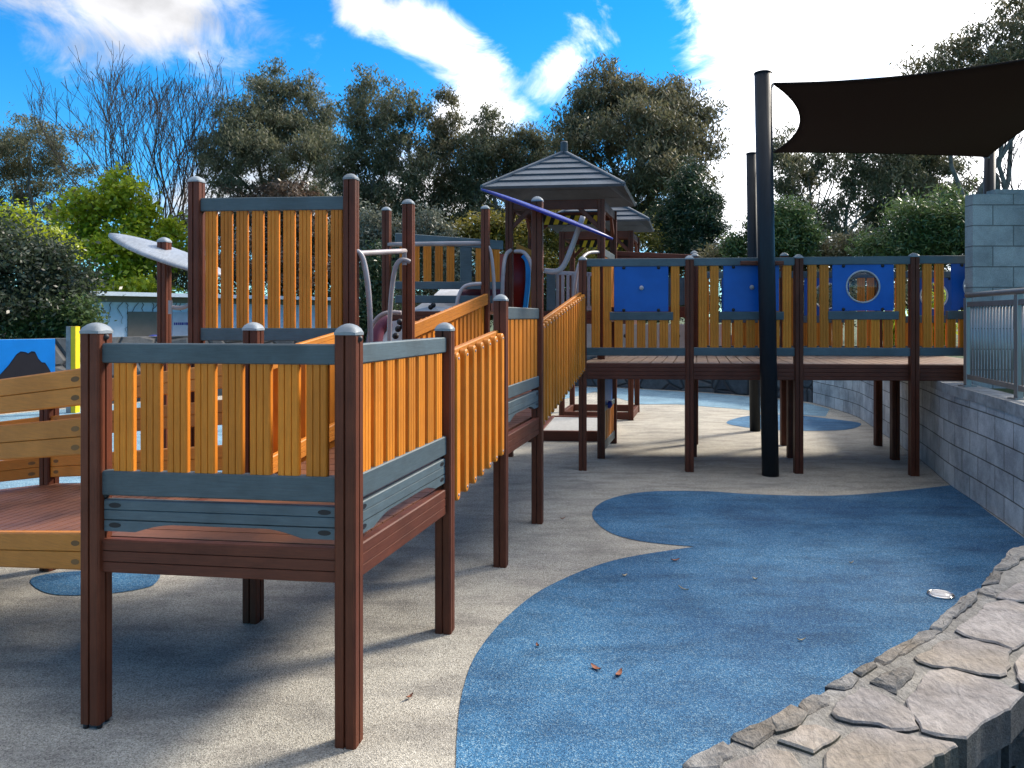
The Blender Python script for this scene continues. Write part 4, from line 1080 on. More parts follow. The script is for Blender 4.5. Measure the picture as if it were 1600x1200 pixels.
while s > 0.2:
    p = along(s); mb = MB(); mb.board(p + Z * .955, p + Z * 1.775, .05, .05, V(1, 0, 0), V(0, 1, 0), 0, .004); obj('post', mb, M_STEEL, tf)
    mb = MB(); mb.board(p + Z * .956, p + Z * .966, .12, .10, V(1, 0, 0), V(0, 1, 0), 0, .003); obj('base_plate', mb, M_STEEL, tf)
    s -= sp_
o = None; s = TL - .105; k = 1
while s > .3:
    if abs(((TL - .01 - s) / sp_) - round((TL - .01 - s) / sp_)) * sp_ > .05:
        p = along(s)
        if o is None:
            mb = MB(); mb.tube([p + Z * 1.04, p + Z * 1.70], .0075, 10); o = obj('bar', mb, M_STEEL, tf); p_ = p
        else: shift_copy(o, p - p_)
    s -= .072
# --- flagstone wall in the foreground
ZT = 0.50
tst = thing('stone_wall', 'low foreground wall topped with flat irregular flagstones and rough edging', 'wall', (1.3, 2.3, 0))
def cr(x, y): return gp(1060 + x / 2.963, 820 + y / 2.963, ZT)
innr = [V(-.9, 1.25, ZT), V(-.2, 1.48, ZT)] + [cr(*p) for p in ((35, 1110), (260, 985), (560, 830), (690, 750), (920, 620), (1180, 470), (1380, 310), (1430, 250), (1500, 180), (1590, 100))] + [V(3.0, 4.3, ZT), V(3.36, 4.75, ZT)]
outr = [V(-.75, .82, ZT), V(-.05, 1.06, ZT)] + [cr(*p) for p in ((800, 1330), (1080, 1195), (1280, 1035), (1340, 990), (1450, 895), (1600, 785))] + [V(2.3, 2.75, ZT), V(3.0, 3.6, ZT), V(3.75, 4.5, ZT)]
body = innr + [p + (V(-.02, .05, 0) if k > 1 else V(0, 0, 0)) for k, p in enumerate(outr)][::-1]
rnd = random.Random(4)
mb = MB(); mb.prism([(p.x, p.y) for p in body], 0.0, ZT - .010); obj('mortar_core', mb, M_MORTAR, tst)
def rough_stone(poly, z0, z1, name, m, seed, jag=.010, ch=.012, tilt=.004, wob=.006):
    """irregular slab: split edges, chipped rim, slightly uneven top"""
    rr = random.Random(seed); pts = []
    n = len(poly)
    for i in range(n):
        a, b = poly[i], poly[(i + 1) % n]; L_ = (b - a).length; k = max(1, int(L_ / .03))
        for j in range(k):
            q = a + (b - a) * (j / k)
            if j: q = q + V(rr.uniform(-jag, jag), rr.uniform(-jag, jag), 0) * .6
            pts.append(q)
    area = sum(pts[i].x * pts[(i + 1) % len(pts)].y - pts[(i + 1) % len(pts)].x * pts[i].y for i in range(len(pts)))
    if area < 0: pts = pts[::-1]
    c = sum(pts, V(0, 0, 0)) / len(pts); m_ = len(pts); tx, ty = rr.uniform(-tilt, tilt) * 6, rr.uniform(-tilt, tilt) * 6
    def ringp(f, z, wz):
        out = []
        for q in pts:
            w = c + (q - c) * f
            out.append(V(w.x, w.y, z + (w.x - c.x) * tx + (w.y - c.y) * ty + rr.uniform(-wz, wz)))
        return out
    rad = sum((q - c).length for q in pts) / m_
    rings = [ringp(1.0, z0, 0), ringp(1 + rr.uniform(0, .02), (z0 + z1) / 2, wob * .6), ringp(1.0, z1 - ch, wob * .5), ringp(1 - ch * .9 / rad, z1 - ch * .15, wob * .35), ringp(.72, z1, wob * .5), ringp(.38, z1 + .001, wob * .6)]
    vs = [q for r_ in rings for q in r_] + [V(c.x, c.y, z1)]; fs = []
    for i in range(len(rings) - 1):
        for k in range(m_): fs.append([i * m_ + k, i * m_ + (k + 1) % m_, (i + 1) * m_ + (k + 1) % m_, (i + 1) * m_ + k])
    o = (len(rings) - 1) * m_
    for k in range(m_): fs.append([o + k, o + (k + 1) % m_, len(vs) - 1])
    mb = MB(); mb.add(vs, fs, 0, False)
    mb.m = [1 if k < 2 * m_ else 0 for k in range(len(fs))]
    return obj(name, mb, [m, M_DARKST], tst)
flags = [
 [(715, 865), (735, 825), (850, 755), (905, 770), (960, 790), (1060, 850), (1085, 900), (1105, 935), (1060, 945), (985, 945), (930, 920), (810, 910), (740, 890)],
 [(1065, 810), (1130, 730), (1165, 680), (1250, 668), (1430, 715), (1530, 755), (1592, 780), (1560, 810), (1500, 860), (1445, 890), (1335, 980), (1200, 965), (1135, 945), (1085, 870)],
 [(1100, 610), (1150, 590), (1230, 540), (1330, 530), (1470, 560), (1535, 580), (1530, 650), (1480, 695), (1390, 685), (1280, 660), (1180, 650), (1120, 630)],
 [(1290, 485), (1350, 440), (1440, 365), (1520, 350), (1600, 375), (1680, 420), (1690, 500), (1545, 570), (1470, 540), (1380, 525)],
 [(1480, 335), (1540, 290), (1600, 260), (1680, 250), (1740, 300), (1680, 350), (1560, 350)],
 [(465, 995), (560, 930), (640, 925), (745, 965), (700, 1005), (625, 1048), (560, 1025)],
 [(690, 1060), (740, 1010), (840, 945), (970, 950), (1150, 990), (1270, 1010), (1280, 1025), (1220, 1060), (1130, 1115), (1050, 1185), (800, 1210), (690, 1120)],
 [(200, 1130), (300, 1080), (420, 1035), (520, 1055), (560, 1110), (540, 1200), (250, 1230)],
 [(1590, 720), (1560, 640), (1600, 590), (1760, 520), (1900, 560), (1800, 650), (1660, 740)]]
def grow(poly, f):
    c = sum(poly, V(0, 0, 0)) / len(poly); return [c + (q - c) * f for q in poly]
for k, pl in enumerate(flags):
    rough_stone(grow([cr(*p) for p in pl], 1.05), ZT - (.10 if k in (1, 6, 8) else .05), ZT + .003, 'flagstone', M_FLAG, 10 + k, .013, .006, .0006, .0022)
for k, pl in enumerate(([(2.36, 3.02), (2.62, 3.14), (2.80, 3.40), (2.62, 3.58), (2.36, 3.36)], [(2.66, 3.62), (2.84, 3.44), (3.08, 3.70), (3.14, 3.92), (2.86, 3.96)], [(2.46, 3.50), (2.60, 3.62), (2.80, 3.96), (2.72, 3.98), (2.5, 3.72)],
        [(2.88, 4.02), (3.16, 3.98), (3.38, 4.22), (3.3, 4.44), (3.06, 4.34)], [(3.12, 4.42), (3.34, 4.48), (3.46, 4.30), (3.66, 4.5), (3.40, 4.70)], [(-.1, 1.12), (.16, 1.22), (.2, 1.44), (-.02, 1.46)])):
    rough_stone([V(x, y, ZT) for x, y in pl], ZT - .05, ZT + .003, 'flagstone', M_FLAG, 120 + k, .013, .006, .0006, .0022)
edges = [
 [(35, 1085), (200, 995), (265, 1040), (190, 1105), (50, 1118)], [(255, 970), (430, 890), (450, 940), (390, 985), (350, 1015), (270, 985)],
 [(432, 890), (520, 835), (590, 865), (560, 910), (460, 948)], [(565, 820), (620, 775), (695, 785), (690, 820), (600, 862)],
 [(690, 740), (760, 700), (800, 680), (830, 700), (800, 740), (770, 750)], [(815, 675), (900, 635), (915, 648), (850, 690)], [(925, 605), (1060, 530), (1110, 490), (1190, 480), (1210, 490), (1090, 560), (970, 625)],
 [(1170, 465), (1240, 400), (1280, 420), (1220, 480)], [(1245, 396), (1340, 320), (1385, 310), (1370, 350), (1290, 415)],
 [(1380, 290), (1440, 285), (1490, 320), (1470, 330), (1400, 308)], [(1410, 270), (1460, 210), (1500, 215), (1480, 260)], [(1465, 205), (1540, 120), (1600, 105), (1605, 140), (1540, 190)],
 [(1600, 100), (1660, 40), (1700, 45), (1660, 100)]]
for k, pl in enumerate(edges):
    rough_stone(grow([cr(*p) for p in pl], 1.14), ZT - .09, ZT - .003 + .004 * (k % 3), 'edging_stone', M_EDGE, 40 + k, .009, .008, .0015, .006)
rough_stone([cr(*p) for p in ((885, 720), (960, 680), (1040, 650), (1095, 665), (1080, 700), (1010, 775), (950, 745))], ZT - .05, ZT + .004, 'edging_stone', M_EDGE, 77, .010, .012, .002, .008)
# rough facing courses on the outer side
oo = smooth([outr[k] for k in range(2, len(outr))], 8); ds = [0]
for k in range(1, len(oo)): ds.append(ds[-1] + (oo[k] - oo[k - 1]).length)
def oal(s):
    for k in range(1, len(oo)):
        if ds[k] >= s: return oo[k - 1].lerp(oo[k], (s - ds[k - 1]) / (ds[k] - ds[k - 1] + 1e-9))
    return oo[-1].copy()
zc = ZT - .10
for row in range(3):
    hgt = (.12, .15, .13)[row]; s = rnd.uniform(0, .1)
    while s < min(ds[-1] - .1, 2.2):
        w = rnd.uniform(.12, .26); a, b = oal(s), oal(min(s + w - .018, ds[-1])); tdir = (b - a).normalized(); on_ = V(tdir.y, -tdir.x, 0)
        d0 = rnd.uniform(-.03, .0)
        rough_stone([a - on_ * .06, b - on_ * .06, b + on_ * d0, (a + b) / 2 + on_ * (d0 + .012), a + on_ * (d0 - .005)], zc - hgt + .014, zc, 'facing_stone', M_DARKST, rnd.random(), .020, .024, 0, .020)
        s += w
    zc -= hgt
# --- small things on the ground
tg = thing('ground_light', 'round silver in-ground light with steel ring set in the blue surface', 'light fitting', gp(1470, 931))
c = gp(1470, 931); mb = MB(); ring = [c + V(.066 * math.cos(2 * math.pi * k / 32), .066 * math.sin(2 * math.pi * k / 32), .008) for k in range(33)]; mb.tube(ring, .007, 8, caps=False); obj('ring', mb, M_CHROME, tg)
mb = MB(); mb.dome(c + Z * .004, Z, .058, .022, 28, 6); obj('lens', mb, M_LENS, tg)
def leaf_litter(px, py, L_, w, ang, label, m=M_LEAFBR, name='fallen_leaf'):
    c = gp(px, py, .006); u = V(math.cos(ang), math.sin(ang), 0); v = V(-u.y, u.x, 0); mb = MB(); n = 8; vs = []; fs = []
    for k in range(n + 1):
        x = -1 + 2 * k / n; ww = w * (1 - x * x) ** .8 + .0006; zc_ = .002 + .010 * x * x
        vs += [c + u * L_ * x + v * ww + Z * (zc_ + .004), c + u * L_ * x + Z * zc_, c + u * L_ * x - v * ww + Z * (zc_ + .004)]
    for k in range(n): o = 3 * k; fs += [[o, o + 1, o + 4, o + 3], [o + 1, o + 2, o + 5, o + 4]]
    m2 = len(vs); vs += [q - Z * .0012 for q in vs]; fs += [[i + m2 for i in f][::-1] for f in fs]
    mb.add(vs, fs, 0, True); tag(obj(name, mb, m, origin=c), label, 'leaf' if m is M_LEAFBR else 'twig', 'dry leaves and twigs fallen on the rubber')
leaf_litter(931, 1045, .034, .011, 2.2, 'brown curled leaf on blue rubber, left of a pair')
leaf_litter(967, 1054, .036, .011, 1.1, 'brown curled leaf on blue rubber, right of a pair')
leaf_litter(1055, 876, .030, .009, 0.2, 'small dry leaf near the pointed tip of the buff surface')
leaf_litter(1068, 921, .040, .003, 2.2, 'thin straw twig lying on blue rubber', M_TWIG, 'twig')
leaf_litter(976, 900, .018, .008, .3, 'tiny pale leaf flake on blue rubber above the brown pair', M_TWIG, 'twig')
leaf_litter(1252, 1001, .022, .004, .1, 'pale straw bit on blue rubber near the stone wall', M_TWIG, 'twig')
leaf_litter(879, 811, .022, .008, .4, 'dark leaf on buff rubber beside the blue wave', M_LEAFBR)
leaf_litter(1090, 720, .045, .006, .1, 'pale twig on the ground under the walkway', M_TWIG, 'twig')

leaf_litter(640, 1090, .020, .007, .9, 'small dry leaf on buff rubber right of the nearest front post')
leaf_litter(1180, 905, .016, .006, 2.6, 'small pale flake in the middle of the blue surface', M_TWIG, 'twig')
leaf_litter(1330, 880, .018, .004, .3, 'pale sliver on blue rubber near the ground light', M_TWIG, 'twig')
leaf_litter(840, 1010, .014, .007, 1.9, 'tiny brown leaf near the buff edge of the blue wave')

# --- left background: mural, yellow post, building, bin
tm = thing('mural', 'blue painted mural board showing a dark brown mountain on the left wall', 'mural', at(20, 590, 11.0))
m0, m1 = at(-140, 560, 10.6), at(86, 560, 11.6); md = V(m1.x - m0.x, m1.y - m0.y, 0); ml = md.length; md.normalize(); mn = V(md.y, -md.x, 0)
mb = MB(); zt_, zb_ = 1.27, .25
mb.board(V(m0.x, m0.y, (zt_ + zb_) / 2), V(m1.x, m1.y, (zt_ + zb_) / 2), zt_ - zb_, .03, Z, mn, 0); obj('board', mb, M_MBLUE, tm)
hump = [(.30, 0), (.42, .22), (.52, .33), (.60, .40), (.66, .52), (.715, .67), (.745, .71), (.78, .70), (.80, .68), (.825, .71), (.85, .70), (.875, .60), (.90, .545), (.925, .54), (.955, .45), (.995, .30), (.995, 0)]
def mount(sc, off, m):
    mb = MB(); pr = [(x * ml, zb_ + .003 + min(.96, (z ** .85) * 1.07) * (zt_ - zb_) * sc) for x, z in hump]
    mb.extrude(pr, V(m0.x, m0.y, 0) + mn * .012, V(m0.x, m0.y, 0) + mn * off, md, Z); return mb
obj('outline', mount(1.03, .018, M_MLINE), M_MLINE, tm); obj('mountain', mount(1.0, .022, M_MBROWN), M_MBROWN, tm)
ty = thing('gate_post', 'square bollard with yellow side standing by the mural wall', 'post', at(114, 560, 9.0) * 1)
p = at(114, 560, 12.9); ty.location = (p.x, p.y, 0); ROOT[ty.name] = V(p.x, p.y, 0)
mb = MB(); mb.board(V(p.x - .040, p.y, 0), V(p.x - .040, p.y, 1.44), .078, .14, V(1, 0, 0), V(0, 1, 0), 0); obj('grey_half', mb, M_CONC, ty)
mb = MB(); mb.board(V(p.x + .041, p.y, 0), V(p.x + .041, p.y, 1.44), .080, .14, V(1, 0, 0), V(0, 1, 0), 0); obj('yellow_half', mb, M_YELLOW, ty)
tbld = thing('amenities_block', 'low pale blue building with white flat roof edge and brown shutter', 'building', (-10, 27, 1))
r0, r1 = at(137, 457, 24), at(572, 468, 33); bdv = V(r1.x - r0.x, r1.y - r0.y, 0); bL = bdv.length; bdv.normalize(); bn = V(bdv.y, -bdv.x, 0)
w0 = V(r0.x, r0.y, 0) + bdv * .7 - bn * .6; w1 = V(r1.x, r1.y, 0) - bdv * .6 - bn * .6
mb = MB(); pl = [w0, w1, w1 - bn * 3.6, w0 - bn * 3.6]; mb.prism([(q.x, q.y) for q in pl], .8, 2.08); obj('wall', mb, M_WALLW, tbld)
mb = MB(); q0, q1 = w0 + bn * .03 - bdv * .03, w1 + bn * .03 + bdv * .03; pl = [q0, q1, q1 - bn * 3.66, q0 - bn * 3.66]; mb.prism([(q.x, q.y) for q in pl], 2.082, 2.27); obj('eave_band', mb, M_EAVE, tbld)
mb = MB(); pl = [V(r0.x, r0.y, 0), V(r1.x, r1.y, 0), V(r1.x, r1.y, 0) - bn * 4.6, V(r0.x, r0.y, 0) - bn * 4.6]; mb.prism([(q.x, q.y) for q in pl], 2.272, 2.40); obj('roof', mb, M_GUTTER, tbld)
def on_wall(px, pyt, pyb, w, name, m, off=.02):
    # where the sight line at px meets the wall plane
    dirx = (px - CX) / F; s = (w0.x - dirx * w0.y) / (dirx * bdv.y - bdv.x); q = w0 + bdv * s
    zt, zb = EYE - (pyt - HY) / F * q.y, EYE - (pyb - HY) / F * q.y
    mb = MB(); mb.board(V(q.x, q.y, zb) + bn * off, V(q.x, q.y, zt) + bn * off, w, .04, bdv, bn, 0); return obj(name, mb, m, tbld), q, zt, zb
on_wall(228, 487, 560, 1.25, 'shutter', M_DOOR)
nb, q, zt, zb = on_wall(282, 487, 560, .62, 'notice_board', M_NOTICE)
mb = MB(); zz = zt - .42
rr = random.Random(3); x = -.26
while x < .26:
    w_ = rr.uniform(.03, .075); c = q + bdv * (x + w_ / 2) + bn * .042 + Z * zz
    mb.board(c - Z * .045, c + Z * .045, w_, .006, bdv, bn, 0, .001); x += w_ + .018
obj('lettering', mb, M_INK, nb)
# vine tracery on the wall
tv = thing('climbing_vine', 'bare vine stems creeping over the pale blue building wall', 'plant', w0 + Z * 1.0)
rr = random.Random(9); mb = MB()
for k in range(16):
    p = w0 + bdv * (0.3 + .27 * k + rr.uniform(-.1, .1)) + bn * .02 + Z * 2.07; pts = [p]
    for j in range(rr.randint(4, 9)):
        p = p + bdv * rr.uniform(-.12, .10) - Z * rr.uniform(.06, .16); pts.append(p)
    mb.tube(pts, [.011 - .008 * i / len(pts) for i in range(len(pts))], 5)
obj('stem', mb, M_BARKD, tv)
tbin = thing('drum', 'small blue drum in front of the pale blue building', 'drum', at(241, 560, 20))
p = at(241, 524, 20); tbin.location = (p.x, p.y, 0); ROOT[tbin.name] = V(p.x, p.y, 0)
mb = MB(); mb.tube([V(p.x, p.y, 0), V(p.x, p.y, .5), V(p.x, p.y, 1.05)], [.16, .17, .155], 18); obj('body', mb, M_BLUEDK, tbin)
mb = MB(); mb.dome(V(p.x, p.y, 1.05), Z, .165, .09, 18, 4); obj('lid', mb, M_BLUEDK, tbin)

# ------------------------------------------------------------------ trees and shrubs
def leaf_mesh(name, lobes, n, ll, lw, m, root, seed, droop=.6, clump=.5, per=40, shell=.45, sub=None):
    g = np.random.default_rng(seed)
    vols = np.array([r[0] * r[1] * r[2] for _, r in lobes]) ** .8; vols /= vols.sum()
    nc = max(1, n // per); C = []
    for (c, r), v in zip(lobes, vols):
        k = max(1, int(round(nc * v)))
        ns = 30 if sub is None else sub
        d = g.normal(size=(ns, 3)); d /= np.linalg.norm(d, axis=1)[:, None]
        sc = d * (.25 + .72 * g.random(ns) ** .6)[:, None]; sr = .20 + .16 * g.random(ns)
        pick = g.integers(0, ns, k)
        e = g.normal(size=(k, 3)); e /= np.linalg.norm(e, axis=1)[:, None]
        q = sc[pick] + e * (g.random(k) ** .5 * sr[pick])[:, None] * np.array([1.15, 1.15, .8])
        C.append(np.array(c)[None] + q * np.array(r)[None] * 1.05)
    C = np.concatenate(C); k = len(C)
    cs = clump * (0.55 + .9 * g.random(k))
    idx = np.repeat(np.arange(k), per); tot = len(idx)
    P = C[idx] + g.normal(size=(tot, 3)) * cs[idx][:, None] * np.array([.55, .55, .5])
    D = g.normal(size=(tot, 3)); D /= np.linalg.norm(D, axis=1)[:, None]; D[:, 2] = D[:, 2] * (1 - droop) - droop * 1.2
    D /= np.linalg.norm(D, axis=1)[:, None]
    S = np.cross(D, g.normal(size=(tot, 3))); S /= np.linalg.norm(S, axis=1)[:, None] + 1e-9
    l = ll * (.6 + .8 * g.random(tot))[:, None]; w = lw * (.6 + .8 * g.random(tot))[:, None]
    o0 = np.array(ROOT[root.name])
    vv = np.stack([P - D * l / 2, P + S * w / 2, P + D * l / 2, P - S * w / 2], 1).reshape(-1, 3) - o0
    me = bpy.data.meshes.new(name); nv = len(vv)
    me.vertices.add(nv); me.vertices.foreach_set('co', vv.astype(np.float32).ravel())
    me.loops.add(nv); me.loops.foreach_set('vertex_index', np.arange(nv, dtype=np.int32))
    me.polygons.add(tot); me.polygons.foreach_set('loop_start', np.arange(0, nv, 4, dtype=np.int32)); me.polygons.foreach_set('loop_total', np.full(tot, 4, dtype=np.int32))
    me.materials.append(m); me.update(); me.validate()
    o = bpy.data.objects.new(name, me); COL.objects.link(o); o.parent = root; ROOT[o.name] = ROOT[root.name]
    return C
def limb(mb, a, b, r0, r1, rr, k=5, wob=.12, n=7):
    L_ = (b - a).length; pts = [a + (b - a) * (i / k) + (V(rr.uniform(-1, 1), rr.uniform(-1, 1), rr.uniform(-.5, .5)) * wob * L_ * .35 if 0 < i < k else V(0, 0, 0)) for i in range(k + 1)]
    mb.tube(pts, [r0 + (r1 - r0) * i / k for i in range(k + 1)], n, caps=False); return pts
def tree(name, label, cat, d, basepx, lobes_px, n, ll=.19, lw=.050, m=None, bark=None, seed=0, droop=.65, clump=.30, per=30, depth=.75, group=None, trunks=1, tr=.20, twigs=36, shell=.45, ground=.75, sub=None):
    """lobes: (px, py, half width px, half height px) as surveyed at distance d"""
    base = at(basepx, HY, d); base.z = ground
    root = thing(name, label, cat, base, group); lobes = []; rr = random.Random(seed)
    for k, (px, py, hw, hh) in enumerate(lobes_px):
        c = at(px, py, d); c.y += rr.uniform(-.5, .5) * hw / F * d * .8
        lobes.append(((c.x, c.y, c.z), (hw / F * d, hw / F * d * depth, hh / F * d)))
    n = int(n * 2.9)
    C = leaf_mesh('crown', lobes, n, ll, lw, m, root, seed, droop, clump, per, shell, sub)
    mb = MB(); fork = None
    for q in range(trunks):
        bp_ = base + V(rr.uniform(-.5, .5), rr.uniform(-.3, .3), -.3) * (0 if trunks == 1 else 1)
        top = Vector(lobes[q % len(lobes)][0]); mid = bp_ + (top - bp_) * .45 + V(rr.uniform(-.3, .3), 0, 0)
        limb(mb, bp_, mid, tr, tr * .75, rr, 5, .05)
        for k, (c, r) in enumerate(lobes):
            if trunks > 1 and k % trunks != q: continue
            pts = limb(mb, mid, Vector(c) - Z * r[2] * .3, tr * .55, tr * .22, rr, 5, .14)
            for j in range(max(2, twigs // len(lobes))):
                e = Vector(C[rr.randrange(len(C))])
                if (e - Vector(c)).length < max(r) * 1.3: limb(mb, pts[rr.randint(2, 5)], e, tr * .22, .012, rr, 4, .2, 5)
    obj('trunk', mb, bark or M_BARK, root)
    return root
GT = 'trees standing behind the playground'
tree('eucalyptus_tree', 'grey green gum tree at far left behind the lime green maple', 'tree', 40, 70, [(60, 225, 75, 48), (20, 290, 60, 55), (110, 300, 60, 60), (60, 370, 90, 60), (-30, 250, 50, 60)], 13000, m=M_EUC, seed=1, group=GT)
tree('eucalyptus_tree', 'gum tree at the very left edge beyond the shrubs', 'tree', 38, -120, [(-60, 260, 70, 60), (-140, 250, 80, 70), (-220, 300, 80, 80), (-100, 350, 120, 70)], 13000, m=M_EUC2, seed=31, group=GT)
tree('eucalyptus_tree', 'large dark gum tree rising above the tall slatted screen', 'tree', 37, 430, [(440, 160, 70, 62), (495, 190, 40, 60), (395, 215, 60, 65), (440, 260, 100, 65), (345, 240, 38, 45), (430, 350, 110, 60)], 30000, m=M_EUC, seed=2, group=GT)
tree('eucalyptus_tree', 'airy gum tree with visible stems just right of the dark gum tree', 'tree', 33, 610, [(590, 175, 55, 58), (625, 240, 60, 65), (560, 250, 45, 70), (600, 320, 85, 60), (655, 170, 22, 30), (540, 280, 40, 60)], 14500, m=M_EUC, seed=3, group=GT, trunks=3, tr=.15)
tree('eucalyptus_tree', 'narrow gum tree left of the gap of white cloud', 'tree', 34, 690, [(695, 190, 26, 50), (690, 260, 35, 60), (700, 330, 45, 55)], 6500, m=M_EUC2, seed=4, group=GT, trunks=2, tr=.14)
tree('eucalyptus_tree', 'low gum tree between the narrow gum and the broad gum', 'tree', 33, 790, [(775, 225, 60, 55), (830, 240, 55, 55), (740, 270, 40, 60), (800, 310, 85, 55)], 13500, m=M_EUC, seed=5, group=GT)
tree('eucalyptus_tree', 'broad round gum tree behind the nearer tower roof', 'tree', 29, 980, [(950, 150, 62, 55), (1020, 175, 75, 60), (1075, 210, 55, 62), (920, 215, 55, 70), (990, 250, 110, 75), (1040, 320, 70, 55), (930, 310, 60, 60)], 26000, m=M_EUC2, seed=6, group=GT)
tree('eucalyptus_tree', 'open gum tree with pale forked limbs below the shade sail', 'tree', 31, 1295, [(1260, 260, 52, 60), (1330, 255, 60, 60), (1235, 330, 30, 50), (1300, 350, 45, 35), (1380, 290, 40, 50)], 8000, m=M_EUC, seed=7, group=GT, trunks=2, tr=.17, twigs=60, sub=22)
tree('eucalyptus_tree', 'dark gum tree under the middle of the shade sail', 'tree', 32, 1400, [(1400, 250, 60, 65), (1460, 265, 55, 60), (1370, 340, 45, 55), (1480, 300, 50, 50)], 9500, m=M_EUC, seed=8, group=GT, sub=24)
tree('eucalyptus_tree', 'tall sparse gum tree whose crown shows above the shade sail', 'tree', 26, 1560, [(1520, 80, 48, 32), (1440, 110, 36, 22), (1590, 40, 45, 40), (1600, 110, 60, 50), (1545, 130, 70, 45), (1660, 70, 60, 60)], 8000, m=M_EUC2, seed=9, group=GT, trunks=2, tr=.16, twigs=40)
tree('conifer_tree', 'dark green conifer between the tower roof and the tall pole', 'tree', 24, 1075, [(1080, 275, 20, 30), (1078, 320, 45, 40), (1075, 365, 58, 40), (1075, 400, 62, 30)], 15000, ll=.16, lw=.03, m=M_PINE, bark=M_BARKD, seed=10, droop=.1, clump=.25, group=GT, tr=.12)
tree('maple_tree', 'bright lime green young maple in front of the bare tree', 'tree', 33.5, 190, [(160, 310, 48, 42), (205, 330, 45, 50), (120, 350, 35, 45), (230, 390, 60, 55), (150, 410, 75, 60), (275, 360, 20, 30), (200, 460, 95, 40)], 7500, ll=.22, lw=.14, m=M_LIME, bark=M_BARKD, seed=11, droop=.25, clump=.42, per=22, group=GT, tr=.14, twigs=60, sub=12)
tree('shrub', 'dark bushy shrub behind the mural wall at far left', 'shrub', 16, 50, [(40, 420, 70, 50), (100, 440, 40, 45), (-20, 400, 60, 60), (60, 475, 95, 40), (-40, 460, 60, 50)], 9000, ll=.11, lw=.05, m=M_DARKSH, bark=M_BARKD, seed=12, droop=.2, clump=.34, group=GT, tr=.07)
tree('shrub', 'yellow green shrub at the left edge above the dark shrub', 'shrub', 21, 10, [(15, 355, 45, 35), (55, 380, 50, 25), (-30, 370, 40, 40)], 3500, ll=.12, lw=.06, m=M_LIME, bark=M_BARKD, seed=13, droop=.2, clump=.3, group=GT, tr=.06)
tree('shrub', 'green low hedge growing between dark shrub and pale blue building', 'shrub', 15.5, 130, [(125, 500, 42, 30), (95, 515, 40, 22), (60, 510, 40, 22)], 3500, ll=.10, lw=.05, m=M_MID, bark=M_BARKD, seed=14, droop=.2, clump=.22, group=GT, tr=.04)
tree('shrub', 'rusty brown shrub peeking over the tall slatted screen', 'shrub', 34.5, 430, [(400, 300, 45, 16), (465, 302, 40, 16), (430, 340, 90, 40), (430, 410, 90, 50)], 6000, ll=.18, lw=.08, m=M_RUST, bark=M_BARKD, seed=15, droop=.2, clump=.25, group=GT, tr=.06)
tree('shrub', 'silvery grey green shrub right of the tall screen post', 'shrub', 21, 575, [(575, 360, 30, 38), (580, 410, 40, 45), (650, 360, 50, 30), (690, 400, 45, 35)], 4500, ll=.12, lw=.05, m=M_GREYG, bark=M_BARKD, seed=16, droop=.3, clump=.28, group=GT, tr=.06)
tree('conifer_tree', 'slim dark green conifer beside the curved pipe rail', 'tree', 15, 592, [(592, 420, 14, 30), (590, 460, 24, 40), (588, 505, 32, 40)], 6000, ll=.11, lw=.03, m=M_PINE, bark=M_BARKD, seed=17, droop=-.1, clump=.16, group=GT, tr=.06)
tree('shrub', 'golden olive shrub behind the upper platform rail', 'shrub', 22, 760, [(745, 365, 45, 24), (790, 365, 40, 28), (720, 385, 30, 22)], 5000, ll=.12, lw=.045, m=M_OLIVE, bark=M_BARKD, seed=18, droop=.2, clump=.25, group=GT, tr=.06)
tree('shrub', 'golden olive shrub seen between the nearer tower posts', 'shrub', 23, 900, [(850, 350, 40, 45), (910, 355, 50, 45), (980, 375, 45, 35), (880, 410, 90, 35)], 10000, ll=.12, lw=.045, m=M_OLIVE, bark=M_BARKD, seed=19, droop=.2, clump=.28, group=GT, tr=.06)
tree('shrub', 'light green bushy shrub just right of the tall pole', 'shrub', 20, 1235, [(1238, 340, 28, 32), (1235, 375, 40, 32), (1190, 365, 20, 35), (1150, 385, 18, 20)], 7000, ll=.12, lw=.035, m=M_MID, bark=M_BARKD, seed=20, droop=.1, clump=.22, group=GT, tr=.06)
tree('shrub', 'big feathery green shrub left of the tall block wall', 'shrub', 18, 1450, [(1440, 350, 55, 40), (1490, 345, 45, 45), (1400, 385, 55, 22), (1480, 390, 60, 25)], 12000, ll=.13, lw=.03, m=M_MID, bark=M_BARKD, seed=21, droop=.1, clump=.24, group=GT, tr=.06)
tree('shrub', 'low mixed shrub row behind the walkway rail', 'shrub', 22, 1310, [(1310, 388, 60, 22), (1360, 385, 40, 22), (1130, 395, 40, 20), (1270, 400, 70, 18)], 6000, ll=.12, lw=.045, m=M_EUC2, bark=M_BARKD, seed=22, droop=.2, clump=.25, group=GT, tr=.05)
tree('eucalyptus_tree', 'gum tree thicket at low level behind the airy gum stems', 'tree', 37, 640, [(560, 360, 70, 55), (660, 370, 80, 50), (760, 370, 70, 45), (480, 370, 80, 45), (300, 380, 60, 60)], 11000, m=M_EUC2, seed=23, group=GT)
tree('shrub', 'bright yellow green clump glimpsed through the last walkway slats', 'shrub', 12.5, 1475, [(1465, 500, 22, 40), (1400, 520, 20, 25)], 1500, ll=.2, lw=.02, m=M_LIME, bark=M_BARKD, seed=24, droop=-.4, clump=.15, group=GT, tr=.02, ground=.95)
tree('shrub', 'low dense hedge shrub behind the upper platform deck', 'shrub', 25, 700, [(640, 440, 60, 40), (720, 440, 60, 40), (800, 440, 50, 40), (680, 475, 110, 25), (800, 475, 70, 25)], 9000, ll=.14, lw=.05, m=M_EUC, bark=M_BARKD, seed=25, droop=.2, clump=.3, group=GT, tr=.05, sub=16)
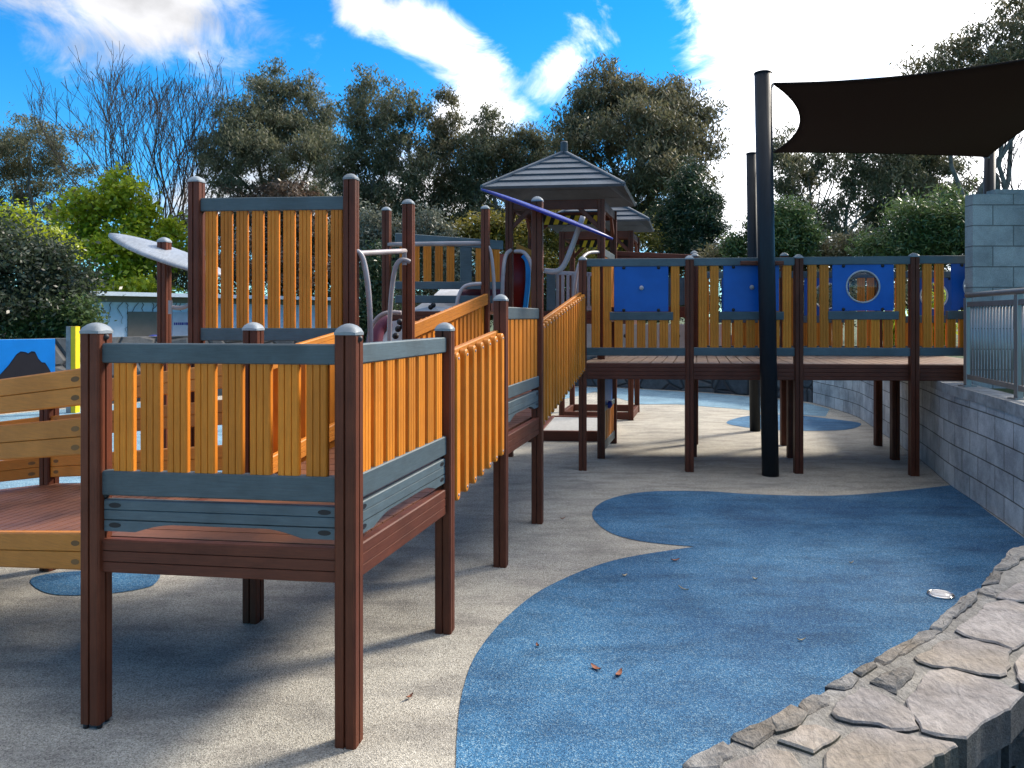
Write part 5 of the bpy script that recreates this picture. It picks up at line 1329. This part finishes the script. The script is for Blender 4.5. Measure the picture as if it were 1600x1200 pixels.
tree('shrub', 'low dense hedge shrub behind the walkway between the towers', 'shrub', 25, 930, [(870, 450, 60, 45), (960, 440, 60, 45), (1040, 440, 60, 45), (930, 480, 120, 25), (1060, 480, 60, 25)], 9000, ll=.14, lw=.05, m=M_EUC2, bark=M_BARKD, seed=26, droop=.2, clump=.3, group=GT, tr=.05, sub=16)
tree('shrub', 'low dense hedge shrub behind the right half of walkway', 'shrub', 24, 1300, [(1170, 440, 60, 40), (1260, 435, 60, 40), (1350, 435, 60, 40), (1440, 440, 60, 40), (1280, 475, 200, 22)], 10000, ll=.14, lw=.05, m=M_EUC, bark=M_BARKD, seed=27, droop=.2, clump=.3, group=GT, tr=.05, sub=16)
tree('shrub', 'low dense hedge shrub behind the tall slatted screen', 'shrub', 36, 430, [(340, 440, 60, 40), (430, 440, 60, 40), (520, 440, 60, 40)], 6000, ll=.2, lw=.07, m=M_EUC, bark=M_BARKD, seed=28, droop=.2, clump=.4, group=GT, tr=.05, sub=16)
# bare deciduous tree
def bare_tree(name, label, basepx, d, toppx, topy, seed, spread=.62, depth=6, ground=1.2, r0=.17, n0=7):
    base = at(basepx, HY, d); base.z = ground; root = thing(name, label, 'tree', base, GT); rr = random.Random(seed)
    H = at(toppx, topy, d).z - ground; mb = MB(); mt = MB()
    mt.tube([base - Z * .3, base + Z * H * .12], [r0, r0 * .85], 9, caps=False)
    def grow(p, dr, L_, r, lev):
        k = 4; pts = [p]; q = p
        for i in range(k):
            dr = (dr + V(rr.uniform(-1, 1), rr.uniform(-1, 1), rr.uniform(-.15, .75)) * .13).normalized(); q = q + dr * L_ / k; pts.append(q)
        r1 = max(.009, r * .62)
        mb.tube(pts, [r + (r1 - r) * i / k for i in range(k + 1)], 6 if lev < 2 else 4, caps=False)
        if lev >= depth: return
        for c in range(2 if lev else 3):
            nd = (dr + V(rr.uniform(-1, 1), rr.uniform(-1, 1), rr.uniform(0, .8)) * (.42 if lev < 3 else .6)).normalized()
            grow(pts[-1] if c < 2 else pts[2], nd, L_ * rr.uniform(.68, .86), r1, lev + 1)
        if lev > 0 and rr.random() < .7: grow(pts[rr.randint(1, 3)], (dr + V(rr.uniform(-1, 1), rr.uniform(-1, 1), rr.uniform(0, .5)) * .7).normalized(), L_ * .55, r1 * .6, min(depth, lev + 2))
    for c in range(n0):
        a = 2 * math.pi * c / n0 + rr.uniform(-.3, .3)
        grow(base + Z * H * .10, V(math.cos(a) * spread, math.sin(a) * spread, 1).normalized(), H * .27, r0 * .5, 1)
    obj('trunk', mt, M_BARKD, root); obj('branches', mb, M_BARKD, root); return root
bare_tree('bare_tree', 'leafless tree with fine reddish twigs behind the lime green maple', 255, 38, 250, 135, 12, .46, 7, n0=13, r0=.17)
bare_tree('bare_tree', 'leafless tree with grey spreading twigs at right edge under the sail', 1625, 27, 1600, 190, 8, .8, 5, n0=6)
